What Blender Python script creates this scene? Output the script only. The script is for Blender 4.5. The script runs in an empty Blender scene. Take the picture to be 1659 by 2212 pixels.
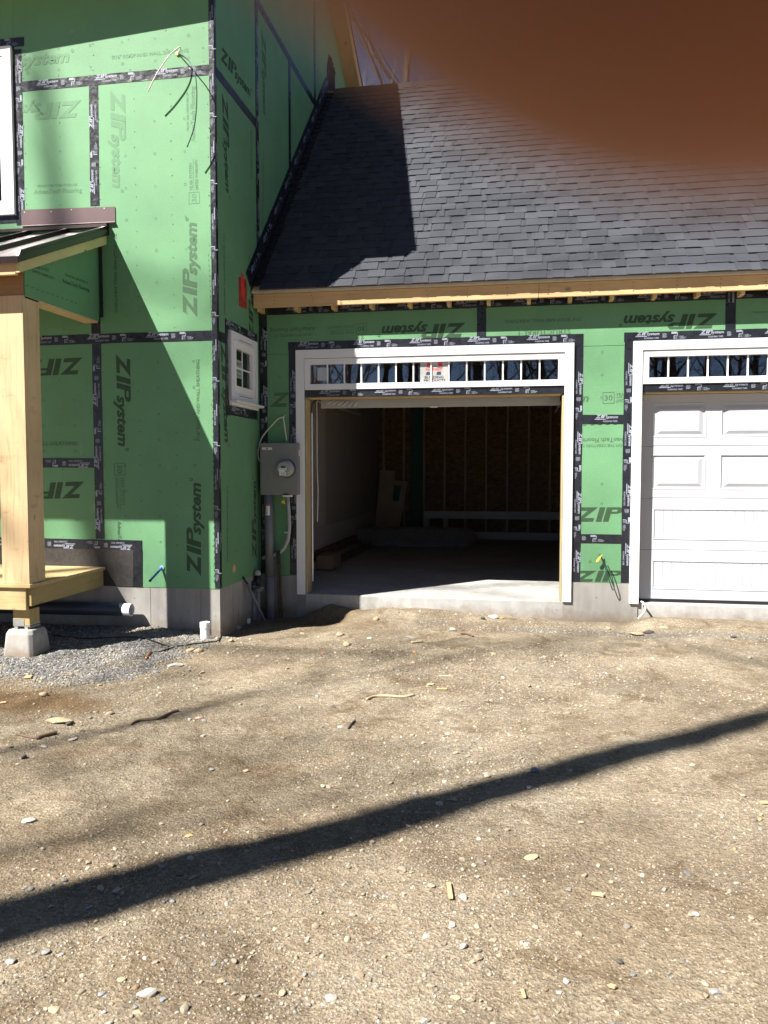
import bpy, bmesh, math, random
import numpy as np
from mathutils import Vector, Matrix
from mathutils.geometry import tessellate_polygon
random.seed(7); rng = np.random.default_rng(7)
SC = bpy.context.scene; COL = SC.collection
# ------------------------------------------------------------------ camera, sky, sun, exposure
CAM = np.array([2.8377, -7.129, 1.3778]); YAW, PITCH = 0.1721, -0.0550; FOC = 1700.156
cd = bpy.data.cameras.new('camera'); cam = bpy.data.objects.new('camera', cd); COL.objects.link(cam)
cam.location = CAM; cam.rotation_euler = (math.pi/2 + PITCH, 0, YAW)
cd.sensor_fit = 'VERTICAL'; cd.sensor_height = 36; cd.lens = FOC*36/2212
cd.clip_start = 0.0015; cd.clip_end = 600
cd.dof.use_dof = True; cd.dof.focus_distance = 9.0; cd.dof.aperture_fstop = 13.0
SC.camera = cam
SUN_K, SUN_T = 0.93, 1.50                       # the sun travels along (k, 1, -T)
el = math.atan(SUN_T/math.hypot(SUN_K, 1)); az = math.atan2(-SUN_K, -1)
W = bpy.data.worlds.new('World'); SC.world = W; W.use_nodes = True
wn = W.node_tree.nodes; sky = wn.new('ShaderNodeTexSky'); sky.sky_type = 'NISHITA'; sky.sun_disc = False
sky.sun_elevation = el; sky.sun_rotation = az % (2*math.pi); sky.air_density = .42; sky.dust_density = 0.1; sky.altitude = 300; sky.ozone_density = 1.6
wn['Background'].inputs[1].default_value = 0.05
W.node_tree.links.new(sky.outputs[0], wn['Background'].inputs[0])
sd = bpy.data.lights.new('sun', 'SUN'); sd.energy = 5.0; sd.angle = math.radians(0.53); sd.color = (1, .95, .87)
sun = bpy.data.objects.new('sun', sd); COL.objects.link(sun); sun.location = (-12, -14, 20)
sun.rotation_euler = Vector((SUN_K, 1, -SUN_T)).to_track_quat('-Z', 'Y').to_euler()
SC.view_settings.view_transform = 'Standard'; SC.view_settings.look = 'None'
SC.view_settings.gamma = 1; SC.view_settings.exposure = 1.58; SC.view_settings.use_curve_mapping = False
SC.cycles.max_bounces = 8; SC.cycles.transparent_max_bounces = 12
# ------------------------------------------------------------------ measuring helpers: a sight line meets a wall, roof or the ground
_f = np.array([-math.sin(YAW)*math.cos(PITCH), math.cos(YAW)*math.cos(PITCH), math.sin(PITCH)])
_r = np.array([math.cos(YAW), math.sin(YAW), 0.0]); _u = np.cross(_r, _f)
def ray(p): return _f + _r*(p[0]-829.5)/FOC + _u*(1106-p[1])/FOC
def onY(p, Y): d = ray(p); return CAM + d*(Y-CAM[1])/d[1]
def onX(p, X): d = ray(p); return CAM + d*(X-CAM[0])/d[0]
def onZ(p, Z): d = ray(p); return CAM + d*(Z-CAM[2])/d[2]
YG = 1.197
zm = lambda s, ox, oy: (lambda x, y: (ox/1.82278 + x/s, oy/1.82278 + y/s))
Z1, Z2, Z3 = zm(3.024, 0, 0), zm(3.024, 0, 800), zm(3.024, 0, 1700)
Z4, Z5 = zm(3.024, 800, 0), zm(3.024, 800, 900)
R1, R2 = zm(3.024, 2024, 1000), zm(3.67, 2200, 1900)
Z7, Z8 = zm(4.4796, 900, 1600), zm(2.52, 1100, 1400)
Z9, Z10 = zm(2.52, 0, 2400), zm(2.749, 900, 2300)
Z11, Z12 = zm(2.016, 0, 3000), zm(1.984, 1500, 3000)
ZP = zm(6.3, 0, 800); ZM = zm(10.08, 1000, 1650); ZW = zm(10.082, 880, 1260); ZD = zm(5.04, 0, 2150)
# ------------------------------------------------------------------ mesh helpers
class MB:
    def __init__(s): s.v = []; s.f = []; s.c = []; s.col = None
    def add(s, vs, fs, col=None):
        b = len(s.v); s.v += [tuple(map(float, q)) for q in vs]; s.f += [tuple(b+i for i in f) for f in fs]
        s.c += [col or s.col or (1, 1, 1)]*len(fs); return s
    def box(s, x0, x1, y0, y1, z0, z1, col=None):
        return s.hexa([(x0,y0,z0),(x1,y0,z0),(x1,y1,z0),(x0,y1,z0),(x0,y0,z1),(x1,y0,z1),(x1,y1,z1),(x0,y1,z1)], col)
    def hexa(s, vs, col=None):
        return s.add(vs, [(0,3,2,1),(4,5,6,7),(0,1,5,4),(1,2,6,5),(2,3,7,6),(3,0,4,7)], col)
    def bar(s, a, b, w, h, up=(0,0,1), col=None):           # a beam from a to b, w across, h along up
        a, b, up = Vector(a), Vector(b), Vector(up); d = (b-a).normalized(); x = d.cross(up).normalized(); y = x.cross(d)
        o = [(-w/2,-h/2),(w/2,-h/2),(w/2,h/2),(-w/2,h/2)]
        return s.hexa([a+x*p+y*q for p, q in o]+[b+x*p+y*q for p, q in o], col)
    def tube(s, pts, r, n=8, cap=True, col=None):
        pts = [Vector(p) for p in pts]; rs = r if isinstance(r, (list, tuple)) else [r]*len(pts)
        vs = []; fs = []; prev = None
        for i, p in enumerate(pts):
            d = (pts[min(i+1, len(pts)-1)]-pts[max(i-1, 0)]).normalized()
            if prev is None:
                x = d.orthogonal().normalized()
            else:
                x = (prev-d*prev.dot(d)); x = x.normalized() if x.length > 1e-6 else d.orthogonal().normalized()
            prev = x; y = d.cross(x)
            for k in range(n):
                t = 2*math.pi*k/n; vs.append(p+(x*math.cos(t)+y*math.sin(t))*rs[i])
        for i in range(len(pts)-1):
            for k in range(n):
                k2 = (k+1) % n; fs.append((i*n+k, i*n+k2, (i+1)*n+k2, (i+1)*n+k))
        if cap: fs += [tuple(reversed(range(n))), tuple((len(pts)-1)*n+k for k in range(n))]
        return s.add(vs, fs, col)
    def prism(s, pts, fn, d0, d1, col=None):                # polygon pts (u,v), extruded between depths by fn(u,v,d)
        n = len(pts); vs = [fn(u, v, d0) for u, v in pts]+[fn(u, v, d1) for u, v in pts]
        fs = [tuple(reversed(range(n))), tuple(range(n, 2*n))]+[(i, (i+1) % n, n+(i+1) % n, n+i) for i in range(n)]
        return s.add(vs, fs, col)
    def mesh(s, name, mat, smooth=False):
        me = bpy.data.meshes.new(name); me.from_pydata(s.v, [], s.f)
        if any(c != (1, 1, 1) for c in s.c):
            at = me.color_attributes.new('Col', 'FLOAT_COLOR', 'CORNER')
            cnt = [len(f) for f in s.f]; arr = np.repeat(np.array([(*c, 1) for c in s.c], np.float32), cnt, axis=0)
            at.data.foreach_set('color', arr.ravel())
        bm = bmesh.new(); bm.from_mesh(me); bmesh.ops.recalc_face_normals(bm, faces=bm.faces); bm.to_mesh(me); bm.free()
        if smooth: me.polygons.foreach_set('use_smooth', [True]*len(me.polygons))
        if mat: me.materials.append(mat)
        return me
    def build(s, name, mat, parent=None, smooth=False, bevel=0, autos=False):
        o = bpy.data.objects.new(name, s.mesh(name, mat, smooth)); COL.objects.link(o)
        if parent: link(o, parent)
        if bevel:
            m = o.modifiers.new('bevel', 'BEVEL'); m.width = bevel; m.segments = 2; m.limit_method = 'ANGLE'; m.angle_limit = .6
        return o
def link(o, parent):
    o.parent = parent
    w = Vector() if parent.parent else parent.location.copy()          # parts sit at the origin once their thing's place is undone
    o.matrix_parent_inverse = Matrix.Translation(-w)
def thing(name, label, cat, loc, group=None):
    o = bpy.data.objects.new(name, None); COL.objects.link(o); o.location = loc; o.empty_display_size = .1
    return tag(o, label, cat, group)
def tag(o, label, cat, group=None):
    o['label'] = label; o['category'] = cat
    if group: o['group'] = group
    return o
def struct(o): o['kind'] = 'structure'; return o
def put(me, name, parent=None):
    o = bpy.data.objects.new(name, me); COL.objects.link(o)
    if parent: link(o, parent)
    return o
# ------------------------------------------------------------------ materials
class NT:
    def __init__(s, name):
        s.m = bpy.data.materials.new(name); s.m.use_nodes = True; s.t = s.m.node_tree; s.n = s.t.nodes; s.p = s.n['Principled BSDF']
    def new(s, t, **k):
        n = s.n.new(t)
        for a, b in k.items(): setattr(n, a, b)
        return n
    def l(s, a, b): s.t.links.new(a, b)
    def coord(s, kind='Object', scale=(1, 1, 1)):
        c = s.new('ShaderNodeTexCoord'); m = s.new('ShaderNodeMapping'); m.inputs['Scale'].default_value = scale
        s.l(c.outputs[kind], m.inputs[0]); return m.outputs[0]
    def noise(s, vec, scale, detail=4, rough=.55, dist=0):
        n = s.new('ShaderNodeTexNoise'); n.inputs['Scale'].default_value = scale; n.inputs['Detail'].default_value = detail
        n.inputs['Roughness'].default_value = rough; n.inputs['Distortion'].default_value = dist
        if vec: s.l(vec, n.inputs['Vector'])
        return n.outputs[0]
    def ramp(s, fac, stops, interp='LINEAR'):
        r = s.new('ShaderNodeValToRGB'); r.color_ramp.interpolation = interp
        e = r.color_ramp.elements
        while len(e) < len(stops): e.new(.5)
        for i, (p, c) in enumerate(stops): e[i].position = p; e[i].color = (*c, 1) if len(c) == 3 else c
        s.l(fac, r.inputs[0]); return r.outputs[0]
    def mix(s, fac, a, b, blend='MIX'):
        m = s.new('ShaderNodeMix', data_type='RGBA', blend_type=blend)
        for sock, v in ((m.inputs[0], fac), (m.inputs[6], a), (m.inputs[7], b)):
            if hasattr(v, 'links'): s.l(v, sock)
            elif isinstance(v, (int, float)): sock.default_value = v
            else: sock.default_value = (*v, 1)
        return m.outputs[2]
    def bump(s, h, strength=.3, dist=.01, normal=None):
        b = s.new('ShaderNodeBump'); b.inputs['Strength'].default_value = strength; b.inputs['Distance'].default_value = dist
        s.l(h, b.inputs['Height'])
        if normal: s.l(normal, b.inputs['Normal'])
        return b.outputs[0]
    def splash(s, h):
        m = s.new('ShaderNodeMapRange'); m.inputs[1].default_value = -.38; m.inputs[2].default_value = -.24; m.inputs[3].default_value = .8; m.inputs[4].default_value = 0
        s.l(h, m.inputs[0]); return m.outputs[0]
    def done(s, col=None, rough=.6, metal=0, normal=None, spec=.5):
        p = s.p
        if col is not None:
            if hasattr(col, 'links'): s.l(col, p.inputs['Base Color'])
            else: p.inputs['Base Color'].default_value = (*col, 1)
        if hasattr(rough, 'links'): s.l(rough, p.inputs['Roughness'])
        else: p.inputs['Roughness'].default_value = rough
        p.inputs['Metallic'].default_value = metal; p.inputs['Specular IOR Level'].default_value = spec
        if normal: s.l(normal, p.inputs['Normal'])
        return s.m
g3 = lambda v: (v, v, v)
def plain(name, col, rough=.5, metal=0, var=.12, scale=14, bump=.0, spec=.5):
    t = NT(name); v = t.coord(); n = t.noise(v, scale, 5)
    c = t.mix(1.0, t.ramp(n, [(.25, g3(1-var)), (.75, g3(1+var))]), col, 'MULTIPLY')
    nm = t.bump(t.noise(v, scale*9, 3), bump, .004) if bump else None
    return t.done(c, rough, metal, nm, spec)
def make_panel():
    t = NT('green_sheathing'); v = t.coord()
    c = t.mix(1.0, t.ramp(t.noise(v, 2.2, 4), [(.3, g3(.93)), (.7, g3(1.06))]), (.128, .288, .148), 'MULTIPLY')
    c = t.mix(1.0, t.ramp(t.noise(v, 70, 3), [(.3, g3(.93)), (.7, g3(1.05))]), c, 'MULTIPLY')
    st = t.ramp(t.noise(v, 3.1, 6, .6, .8), [(.66, g3(0)), (.74, g3(.5))])
    c = t.mix(st, c, (.27, .36, .20))                                   # scuffs where the coating has worn
    nm = t.bump(t.noise(v, 160, 3), .12, .002); nm = t.bump(t.noise(v, 2.2, 2), .10, .02, nm)
    return t.done(c, .55, 0, nm, .3)
def make_print(name, dark, wear):
    t = NT(name); v = t.coord()
    n = t.noise(v, 45, 5, .7); w = t.new('ShaderNodeTexWave'); w.bands_direction = 'DIAGONAL'; w.inputs['Scale'].default_value = 9; w.inputs['Distortion'].default_value = 3
    t.l(v, w.inputs[0])
    c = t.mix(t.ramp(n, [(.42, g3(wear*.4)), (.70, g3(wear))]), dark, (.125, .280, .144))
    return t.done(c, .6, 0, None, .3)
def make_wood(name, c1, c2, axis, knots=True, rough=.65, stain=.0):
    t = NT(name); sc = [16, 16, 16]; sc[axis] = 1.1
    v = t.coord('Object', sc); n = t.noise(v, 1.3, 6, .6, 1.2)
    c = t.ramp(n, [(.25, c2), (.48, c1), (.60, tuple(x*.90 for x in c1)), (.80, c2)])
    c = t.mix(1.0, t.ramp(t.noise(t.coord('Object', (1, 1, 1)), 1.7, 3), [(.3, g3(.86)), (.7, g3(1.1))]), c, 'MULTIPLY')
    if knots:
        sk = [2.6, 2.6, 2.6]; sk[axis] = 1.5
        vo = t.new('ShaderNodeTexVoronoi'); vo.inputs['Scale'].default_value = 1.4; t.l(t.coord('Object', sk), vo.inputs['Vector'])
        c = t.mix(t.ramp(vo.outputs['Distance'], [(.045, g3(.8)), (.10, g3(0))]), c, tuple(x*.28 for x in c1))
    if stain:
        ss = [3.2, 3.2, 3.2]; ss[axis] = 9
        c = t.mix(t.ramp(t.noise(t.coord('Object', ss), 1.0, 6, .7), [(.60, g3(0)), (.78, g3(stain))]), c, (.10, .075, .05))
    nm = t.bump(t.noise(v, 3, 4), .15, .003)
    return t.done(c, rough, 0, nm, .3)
def make_concrete(name, base, stain=(.5, .46, .40)):
    t = NT(name); v = t.coord()
    c = t.mix(1.0, t.ramp(t.noise(v, 1.6, 7, .62), [(.28, g3(.78)), (.72, g3(1.14))]), base, 'MULTIPLY')
    c = t.mix(1.0, t.ramp(t.noise(t.coord('Object', (7, 7, .7)), 1.2, 5, .6), [(.35, g3(.86)), (.65, g3(1.05))]), c, 'MULTIPLY')
    vo = t.new('ShaderNodeTexVoronoi'); vo.inputs['Scale'].default_value = 5.5; t.l(t.coord('Object', (1, 1, 1.6)), vo.inputs['Vector'])
    c = t.mix(t.ramp(vo.outputs['Distance'], [(.035, g3(.75)), (.09, g3(0))]), c, tuple(x*.35 for x in base))
    sx = t.new('ShaderNodeSeparateXYZ'); t.l(t.coord(), sx.inputs[0])
    ma = t.new('ShaderNodeMath', operation='MULTIPLY_ADD'); t.l(t.noise(v, 7, 6, .7), ma.inputs[0]); ma.inputs[1].default_value = -.34; t.l(sx.outputs[2], ma.inputs[2])
    c = t.mix(t.splash(ma.outputs[0]), c, (.20, .155, .105))     # mud splashed up from the dirt
    nm = t.bump(t.noise(v, 60, 5), .25, .004)
    return t.done(c, .85, 0, nm, .25)
def make_tape():
    t = NT('black_flashing_tape'); v = t.coord()
    n = t.noise(t.coord('Object', (1, 1, 1)), 9, 3, .5, .6); n2 = t.noise(v, 42, 3)
    nm = t.bump(n, .55, .012); nm = t.bump(n2, .12, .003, nm)
    return t.done(t.ramp(n, [(.3, (.010, .011, .016)), (.75, (.018, .020, .028))]), t.ramp(t.noise(v, 20, 3), [(.3, g3(.24)), (.7, g3(.42))]), 0, nm, .5)
def make_colattr(name, rough, bumpscale, bstr, var=.2, spec=.3, tint=None):
    t = NT(name); a = t.new('ShaderNodeAttribute'); a.attribute_name = 'Col'; v = t.coord()
    c = t.mix(1.0, t.ramp(t.noise(v, bumpscale, 3), [(.25, g3(1-var)), (.75, g3(1+var))]), a.outputs[0], 'MULTIPLY')
    c = t.mix(1.0, t.ramp(t.noise(v, 1.1, 3), [(.3, g3(.9)), (.7, g3(1.1))]), c, 'MULTIPLY')
    return t.done(c, rough, 0, t.bump(t.noise(v, bumpscale*1.3, 3), bstr, .004), spec)
M = {}
M['panel'] = make_panel()
M['print'] = make_print('dark_print', (.026, .050, .026), .22)
M['faded'] = make_print('faded_print', (.100, .215, .115), .45)
M['midprint'] = make_print('worn_print', (.055, .110, .058), .35)
M['tape'] = make_tape()
M['tapeprint'] = plain('tape_lettering', (.27, .29, .36), .45, 0, .3, 40)
M['white'] = plain('white_pvc', (.74, .74, .76), .38, 0, .03, 6, .02)
M['door'] = plain('white_steel_door', (.46, .48, .52), .42, 0, .025, 5, .05)
M['vinyl'] = plain('white_vinyl', (.80, .80, .80), .3, 0, .03, 6)
M['concrete'] = make_concrete('poured_concrete', (.33, .318, .30))
M['slab'] = make_concrete('garage_slab', (.40, .395, .385))
M['block'] = make_concrete('cast_footing', (.36, .345, .32))
M['pineX'] = make_wood('pine_board_x', (.62, .42, .22), (.50, .31, .15), 0)
M['pineY'] = make_wood('pine_board_y', (.60, .44, .22), (.50, .34, .16), 1)
M['pineZ'] = make_wood('pine_board_z', (.60, .42, .22), (.44, .27, .12), 2)
M['post'] = make_wood('post_boards', (.62, .45, .26), (.44, .28, .145), 2, True, .65, .55)
M['deckX'] = make_wood('decking', (.52, .38, .19), (.40, .27, .12), 0, False)
M['treated'] = make_wood('treated_timber', (.40, .30, .125), (.27, .19, .07), 1, True)
M['treatedX'] = make_wood('treated_timber_x', (.50, .39, .20), (.36, .26, .11), 0, True)
M['treatedZ'] = make_wood('treated_timber_z', (.45, .33, .14), (.33, .23, .09), 2, True)
M['lvl'] = make_wood('laminated_beam', (.36, .20, .10), (.27, .14, .06), 0, False)
M['jamb'] = make_wood('rough_jamb', (.46, .35, .20), (.34, .24, .12), 2)
M['stud'] = make_wood('spruce_stud', (.40, .31, .205), (.33, .25, .16), 2, False)
M['shaded_green'] = plain('green_board_shade_tone', (.035, .10, .075), .7, 0, .1, 6)  # sheathing green, darkened in the colour for the unlit garage interior
M['osbedge'] = plain('board_edge', (.22, .13, .07), .8, 0, .4, 60)
M['shingle'] = make_colattr('asphalt_shingle', .80, 230, .5, .35, .3)
M['pebble'] = make_colattr('pebbles', .85, 120, .3, .2, .25)
M['metalroof'] = plain('bronze_metal_roof', (.045, .032, .030), .25, 0.55, .1, 4, .02)
M['metalpan'] = plain('bronze_roof_pan', (.62, .57, .58), .34, 1.0, .1, 3, .02)
M['flash'] = plain('mauve_metal_flashing', (.115, .076, .078), .40, .0, .06, 5)
M['galv'] = plain('galvanised_steel', (.55, .55, .55), .4, .8, .15, 30)
M['nail'] = plain('bright_nail', (.85, .85, .85), .25, .6, .05)
M['blackboard'] = plain('black_membrane', (.035, .032, .030), .55, 0, .45, 26, .3)
M['grey'] = plain('grey_enamel', (.20, .205, .20), .5, 0, .04, 8, .06)
M['greypipe'] = plain('grey_plastic_pipe', (.17, .175, .19), .42, 0, .12, 9)
M['lightpipe'] = plain('pale_grey_conduit', (.34, .35, .35), .45, 0, .1, 12)
M['rust'] = plain('rusty_rod', (.085, .06, .045), .85, 0, .5, 30, .4)
M['black'] = plain('black_rubber', (.012, .012, .013), .45, 0, .2, 20)
M['bluegrey'] = plain('blue_black_pipe', (.045, .05, .075), .4, 0, .15, 8)
M['wirewhite'] = plain('white_cable_sheath', (.62, .60, .54), .5, 0, .1, 20)
M['wiregreen'] = plain('dark_green_cable', (.02, .06, .04), .4, 0, .2, 20)
M['yellow'] = plain('yellow_plastic', (.75, .50, .04), .4, 0, .1, 20)
M['blue'] = plain('blue_plastic_pipe', (.02, .16, .50), .35, 0, .1, 20)
M['red'] = plain('red_sticker', (.30, .025, .018), .5, 0, .45, 28)
M['redhot'] = plain('bright_red_print', (.62, .05, .035), .5, 0, .3, 40)
M['navy'] = plain('navy_print', (.03, .05, .13), .5)
M['ink'] = plain('black_ink', (.03, .03, .035), .6)
M['label'] = plain('white_label', (.78, .78, .76), .5, 0, .04)
M['lcd'] = plain('grey_display', (.05, .055, .05), .25)
M['drywall'] = plain('grey_drywall', (.46, .43, .40), .9, 0, .06, 3)
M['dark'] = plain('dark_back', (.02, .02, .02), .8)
M['orange'] = plain('orange_shard', (.62, .22, .08), .8, 0, .2, 50)
M['trim'] = plain('primed_trim', (.42, .43, .44), .6, 0, .05)
M['copper'] = plain('copper_stub', (.50, .22, .10), .4, .5, .2)
def make_osb():
    t = NT('strand_board'); vo = t.new('ShaderNodeTexVoronoi'); vo.inputs['Scale'].default_value = 16
    t.l(t.coord('Object', (1, 1, 2.2)), vo.inputs['Vector'])
    c = t.ramp(vo.outputs['Color'], [(.1, (.12, .075, .04)), (.5, (.20, .12, .065)), (.9, (.27, .17, .09))])
    c = t.mix(1.0, t.ramp(t.noise(t.coord(), 30, 4), [(.3, g3(.75)), (.7, g3(1.15))]), c, 'MULTIPLY')
    return t.done(c, .85, 0, None, .2)
M['osb'] = make_osb()
def make_foil():
    t = NT('crinkled_foil'); v = t.coord(); n = t.noise(t.coord('Object', (3, 30, 30)), 1.2, 5, .7, 1.0)
    return t.done((.50, .50, .52), .26, .8, t.bump(n, 1.0, .06), .5)
M['foil'] = make_foil()
def make_glass(name, ior=1.75, tint=(1, 1, 1)):
    t = NT(name); tr = t.new('ShaderNodeBsdfTransparent'); tr.inputs[0].default_value = (*[.86*x for x in tint], 1)
    gl = t.new('ShaderNodeBsdfGlossy'); gl.inputs['Roughness'].default_value = .01
    nm = t.bump(t.noise(t.coord(), 2.2, 2), .03, .02); t.l(nm, gl.inputs['Normal'])
    fr = t.new('ShaderNodeFresnel'); fr.inputs[0].default_value = ior
    mx = t.new('ShaderNodeMixShader'); t.l(fr.outputs[0], mx.inputs[0]); t.l(tr.outputs[0], mx.inputs[1]); t.l(gl.outputs[0], mx.inputs[2])
    t.l(mx.outputs[0], t.n['Material Output'].inputs[0]); return t.m
M['glass'] = make_glass('window_glass', 1.95)
def make_ground():
    t = NT('dirt'); v = t.coord()
    a = t.new('ShaderNodeAttribute'); a.attribute_name = 'mask'; sep = t.new('ShaderNodeSeparateColor'); t.l(a.outputs[0], sep.inputs[0])
    c = t.ramp(t.noise(v, 1.5, 9, .66, .5), [(.32, (.170, .134, .091)), (.50, (.256, .211, .150)), (.68, (.332, .284, .212))])
    c = t.mix(t.ramp(t.noise(v, 2.7, 8, .70, .9), [(.52, g3(0)), (.66, g3(.85))]), c, (.140, .102, .062))
    # fine grit: every cell its own tone
    for sc, st in ((75, .42), (150, .38)):
        vo = t.new('ShaderNodeTexVoronoi'); vo.inputs['Scale'].default_value = sc; t.l(v, vo.inputs['Vector'])
        hs = t.new('ShaderNodeSeparateColor'); t.l(vo.outputs['Color'], hs.inputs[0])
        c = t.mix(st, c, t.mix(1.0, t.ramp(hs.outputs[0], [(.0, g3(.42)), (.45, g3(.88)), (.8, g3(1.25)), (1, g3(1.9))]), c, 'MULTIPLY'))
        if sc == 75: v1 = vo
    gr = t.mix(1.0, t.ramp(t.noise(v, 60, 5, .7), [(.3, g3(.55)), (.7, g3(1.4))]), (.135, .132, .125), 'MULTIPLY')
    c = t.mix(sep.outputs[0], c, gr)                                     # crushed grey stone beside the porch
    dm = t.mix(1.0, t.ramp(t.noise(v, 25, 6, .7), [(.3, g3(.75)), (.7, g3(1.2))]), (.150, .098, .052), 'MULTIPLY')
    c = t.mix(sep.outputs[1], c, dm)                                     # damp bare earth
    h = t.noise(v, 26, 8, .7); nm = t.bump(h, .75, .03)
    nm = t.bump(v1.outputs['Distance'], .55, .010, nm); nm = t.bump(t.noise(v, 210, 4), .5, .004, nm)
    return t.done(c, .95, 0, nm, .15)
M['ground'] = make_ground()
def make_bark():
    t = NT('grey_bark'); v = t.coord('Object', (9, 9, 2)); n = t.noise(v, 1.5, 6, .65)
    return t.done(t.ramp(n, [(.3, (.05, .042, .035)), (.7, (.15, .13, .11))]), .9, 0, t.bump(n, .6, .02), .2)
M['bark'] = make_bark()
def make_stone():
    t = NT('field_stone'); oi = t.new('ShaderNodeObjectInfo'); v = t.coord()
    c = t.mix(1.0, t.ramp(t.noise(v, 9, 6, .65), [(.25, g3(.72)), (.75, g3(1.22))]), oi.outputs['Color'], 'MULTIPLY')
    return t.done(c, .85, 0, t.bump(t.noise(v, 45, 5), .35, .006), .25)
M['stone'] = make_stone()
def make_skin():
    t = NT('skin'); v = t.coord()
    p = t.p; p.inputs['Subsurface Weight'].default_value = 1; p.inputs['Subsurface Radius'].default_value = (1.0, .35, .18); p.inputs['Subsurface Scale'].default_value = .006
    return t.done((.32, .155, .098), .6, 0, t.bump(t.noise(v, 1400, 3), .2, .0004), .2)
M['skin'] = make_skin()
# ------------------------------------------------------------------ flat print: lettering and marks
_tc = {}
def text_geo(body, shear=0, bold=0):                       # triangles of a line of text, cap height about 1, starting at u = 0
    k = (body, shear, bold)
    if k in _tc: return _tc[k]
    cu = bpy.data.curves.new('t', 'FONT'); cu.body = body; cu.shear = shear; cu.offset = bold; cu.resolution_u = 2; cu.fill_mode = 'FRONT'
    ob = bpy.data.objects.new('t', cu); COL.objects.link(ob); dg = bpy.context.evaluated_depsgraph_get()
    me = ob.evaluated_get(dg).to_mesh(); vs = [(v.co.x, v.co.y) for v in me.vertices]; fs = [tuple(p.vertices) for p in me.polygons]
    ob.evaluated_get(dg).to_mesh_clear(); bpy.data.objects.remove(ob); bpy.data.curves.remove(cu)
    x0 = min(v[0] for v in vs); s = 1/.73
    _tc[k] = ([((x-x0)*s, y*s) for x, y in vs], fs); return _tc[k]
def span(g): xs = [v[0] for v in g[0]]; return min(xs), max(xs)
def gmove(g, s=1, dx=0, dy=0, sx=None): return ([(u*(sx or s)+dx, v*s+dy) for u, v in g[0]], g[1])
def gjoin(*gs):
    vs = []; fs = []
    for g in gs: b = len(vs); vs += g[0]; fs += [tuple(b+i for i in f) for f in g[1]]
    return vs, fs
def gpoly(*loops):
    tri = tessellate_polygon([[Vector((u, v, 0)) for u, v in lp] for lp in loops]); fl = [q for lp in loops for q in lp]
    return fl, [tuple(t) for t in tri]
def gfit(g, u0, u1, s=None, dy=0):
    a, b = span(g); sx = (u1-u0)/(b-a); return gmove(g, s or sx, u0-a*sx, dy, sx)
rect = lambda a, b, c, d: gpoly([(a, c), (b, c), (b, d), (a, d)])
gZ = gpoly([(0, 0), (1.22, 0), (1.30, .25), (.62, .25), (1.55, 1), (.38, 1), (.31, .76), (.88, .76)])
gI = gpoly([(1.40, 0), (1.78, 0), (2.06, 1), (1.68, 1)])
gP = gpoly([(1.88, 0), (2.26, 0), (2.41, .55), (2.86, .55), (3.12, .64), (3.24, .82), (3.08, 1), (2.16, 1)], [(2.47, .69), (2.84, .69), (2.89, .84), (2.51, .84)])
gS = gfit(text_geo('system', .25, .035), 2.74, 6.15, .74, .02)
def ring(cx, cy, r, w, n=14):
    o = [(cx+r*math.cos(2*math.pi*i/n), cy+r*math.sin(2*math.pi*i/n)) for i in range(n)]; q = [(cx+(r-w)*math.cos(2*math.pi*i/n), cy+(r-w)*math.sin(2*math.pi*i/n)) for i in range(n)]
    return o+q, [(i, (i+1) % n, n+(i+1) % n, n+i) for i in range(n)]
def sqring(cx, cy, r, w):
    o = [(cx-r, cy-r), (cx+r, cy-r), (cx+r, cy+r), (cx-r, cy+r)]; q = [(cx+(x-cx)*(r-w)/r, cy+(y-cy)*(r-w)/r) for x, y in o]
    return o+q, [(i, (i+1) % 4, 4+(i+1) % 4, 4+i) for i in range(4)]
ZIPONLY = gjoin(gZ, gI, gP)
LOGO = gjoin(gZ, gI, gP, gS, ring(6.36, .66, .11, .05))
R716 = text_geo('7/16" ROOF AND WALL SHEATHING', 0, .012)
ADV = text_geo('AdvanTech Flooring', 0, .012); CRE = text_geo('FROM THE CREATORS OF', 0, 0); STR = text_geo('STRUCTURAL 1', 0, .012)
Y30 = gjoin(sqring(.9, .55, 1.0, .09), gfit(text_geo('30', 0, .01), .2, 1.6, .95, .1), gfit(text_geo('YEAR SYSTEM', 0, 0), 2.2, 6.8, .62, .75),
            rect(2.1, 7.6, .52, .57), gfit(text_geo('LIMITED WARRANTY', 0, 0), 2.2, 7.4, .56, -.28))
TAPE_A = gjoin(gmove(ZIPONLY, .036, 0, .012), gmove(gS, .036, 0, .012), gpoly([(-.012, -.002), (.10, -.002), (.103, .006), (-.006, .006)]),
               gfit(text_geo('FLASHING TAPE', 0, .015), .075, .215, .017, -.026))
roll = [rect(.0, .052, .020, .040), rect(.056, .062, .004, .034), rect(.026, .060, .0, .006), rect(.022, .031, -.032, .002)]
lines = [rect(-.085, -.05+.008*(i % 2), .022-.009*i, .026-.009*i) for i in range(5)]
tiny = [gfit(text_geo(s, 0, .02), .038, b, .008, y) for s, b, y in (('ROLL', .06, -.010), ('IT', .055, -.020), ('ROLL', .06, -.030))]
tiny += [rect(.068, .069, -.032, 0)]+[gfit(text_geo(s, 0, .02), .078, b, .008, y) for s, b, y in (('ROLLED', .118, -.010), ('FOR PROPER', .14, -.020), ('ADHESION', .128, -.030))]
TAPE_B = gjoin(*roll, *lines, *tiny)
HALF_A = gjoin(gfit(text_geo('FLASHING TAPE', 0, .015), .06, .20, .017, -.014), gpoly([(0, .008), (.11, .008), (.113, .015), (.004, .015)]))
HALF_B = gjoin(gmove(gjoin(*roll[1:]), 1, 0, .008), *[gmove(q, 1, 0, .012) for q in tiny])
HALF_C = gjoin(gmove(ZIPONLY, .030, 0, -.012), gmove(gS, .030, 0, -.012))
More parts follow.
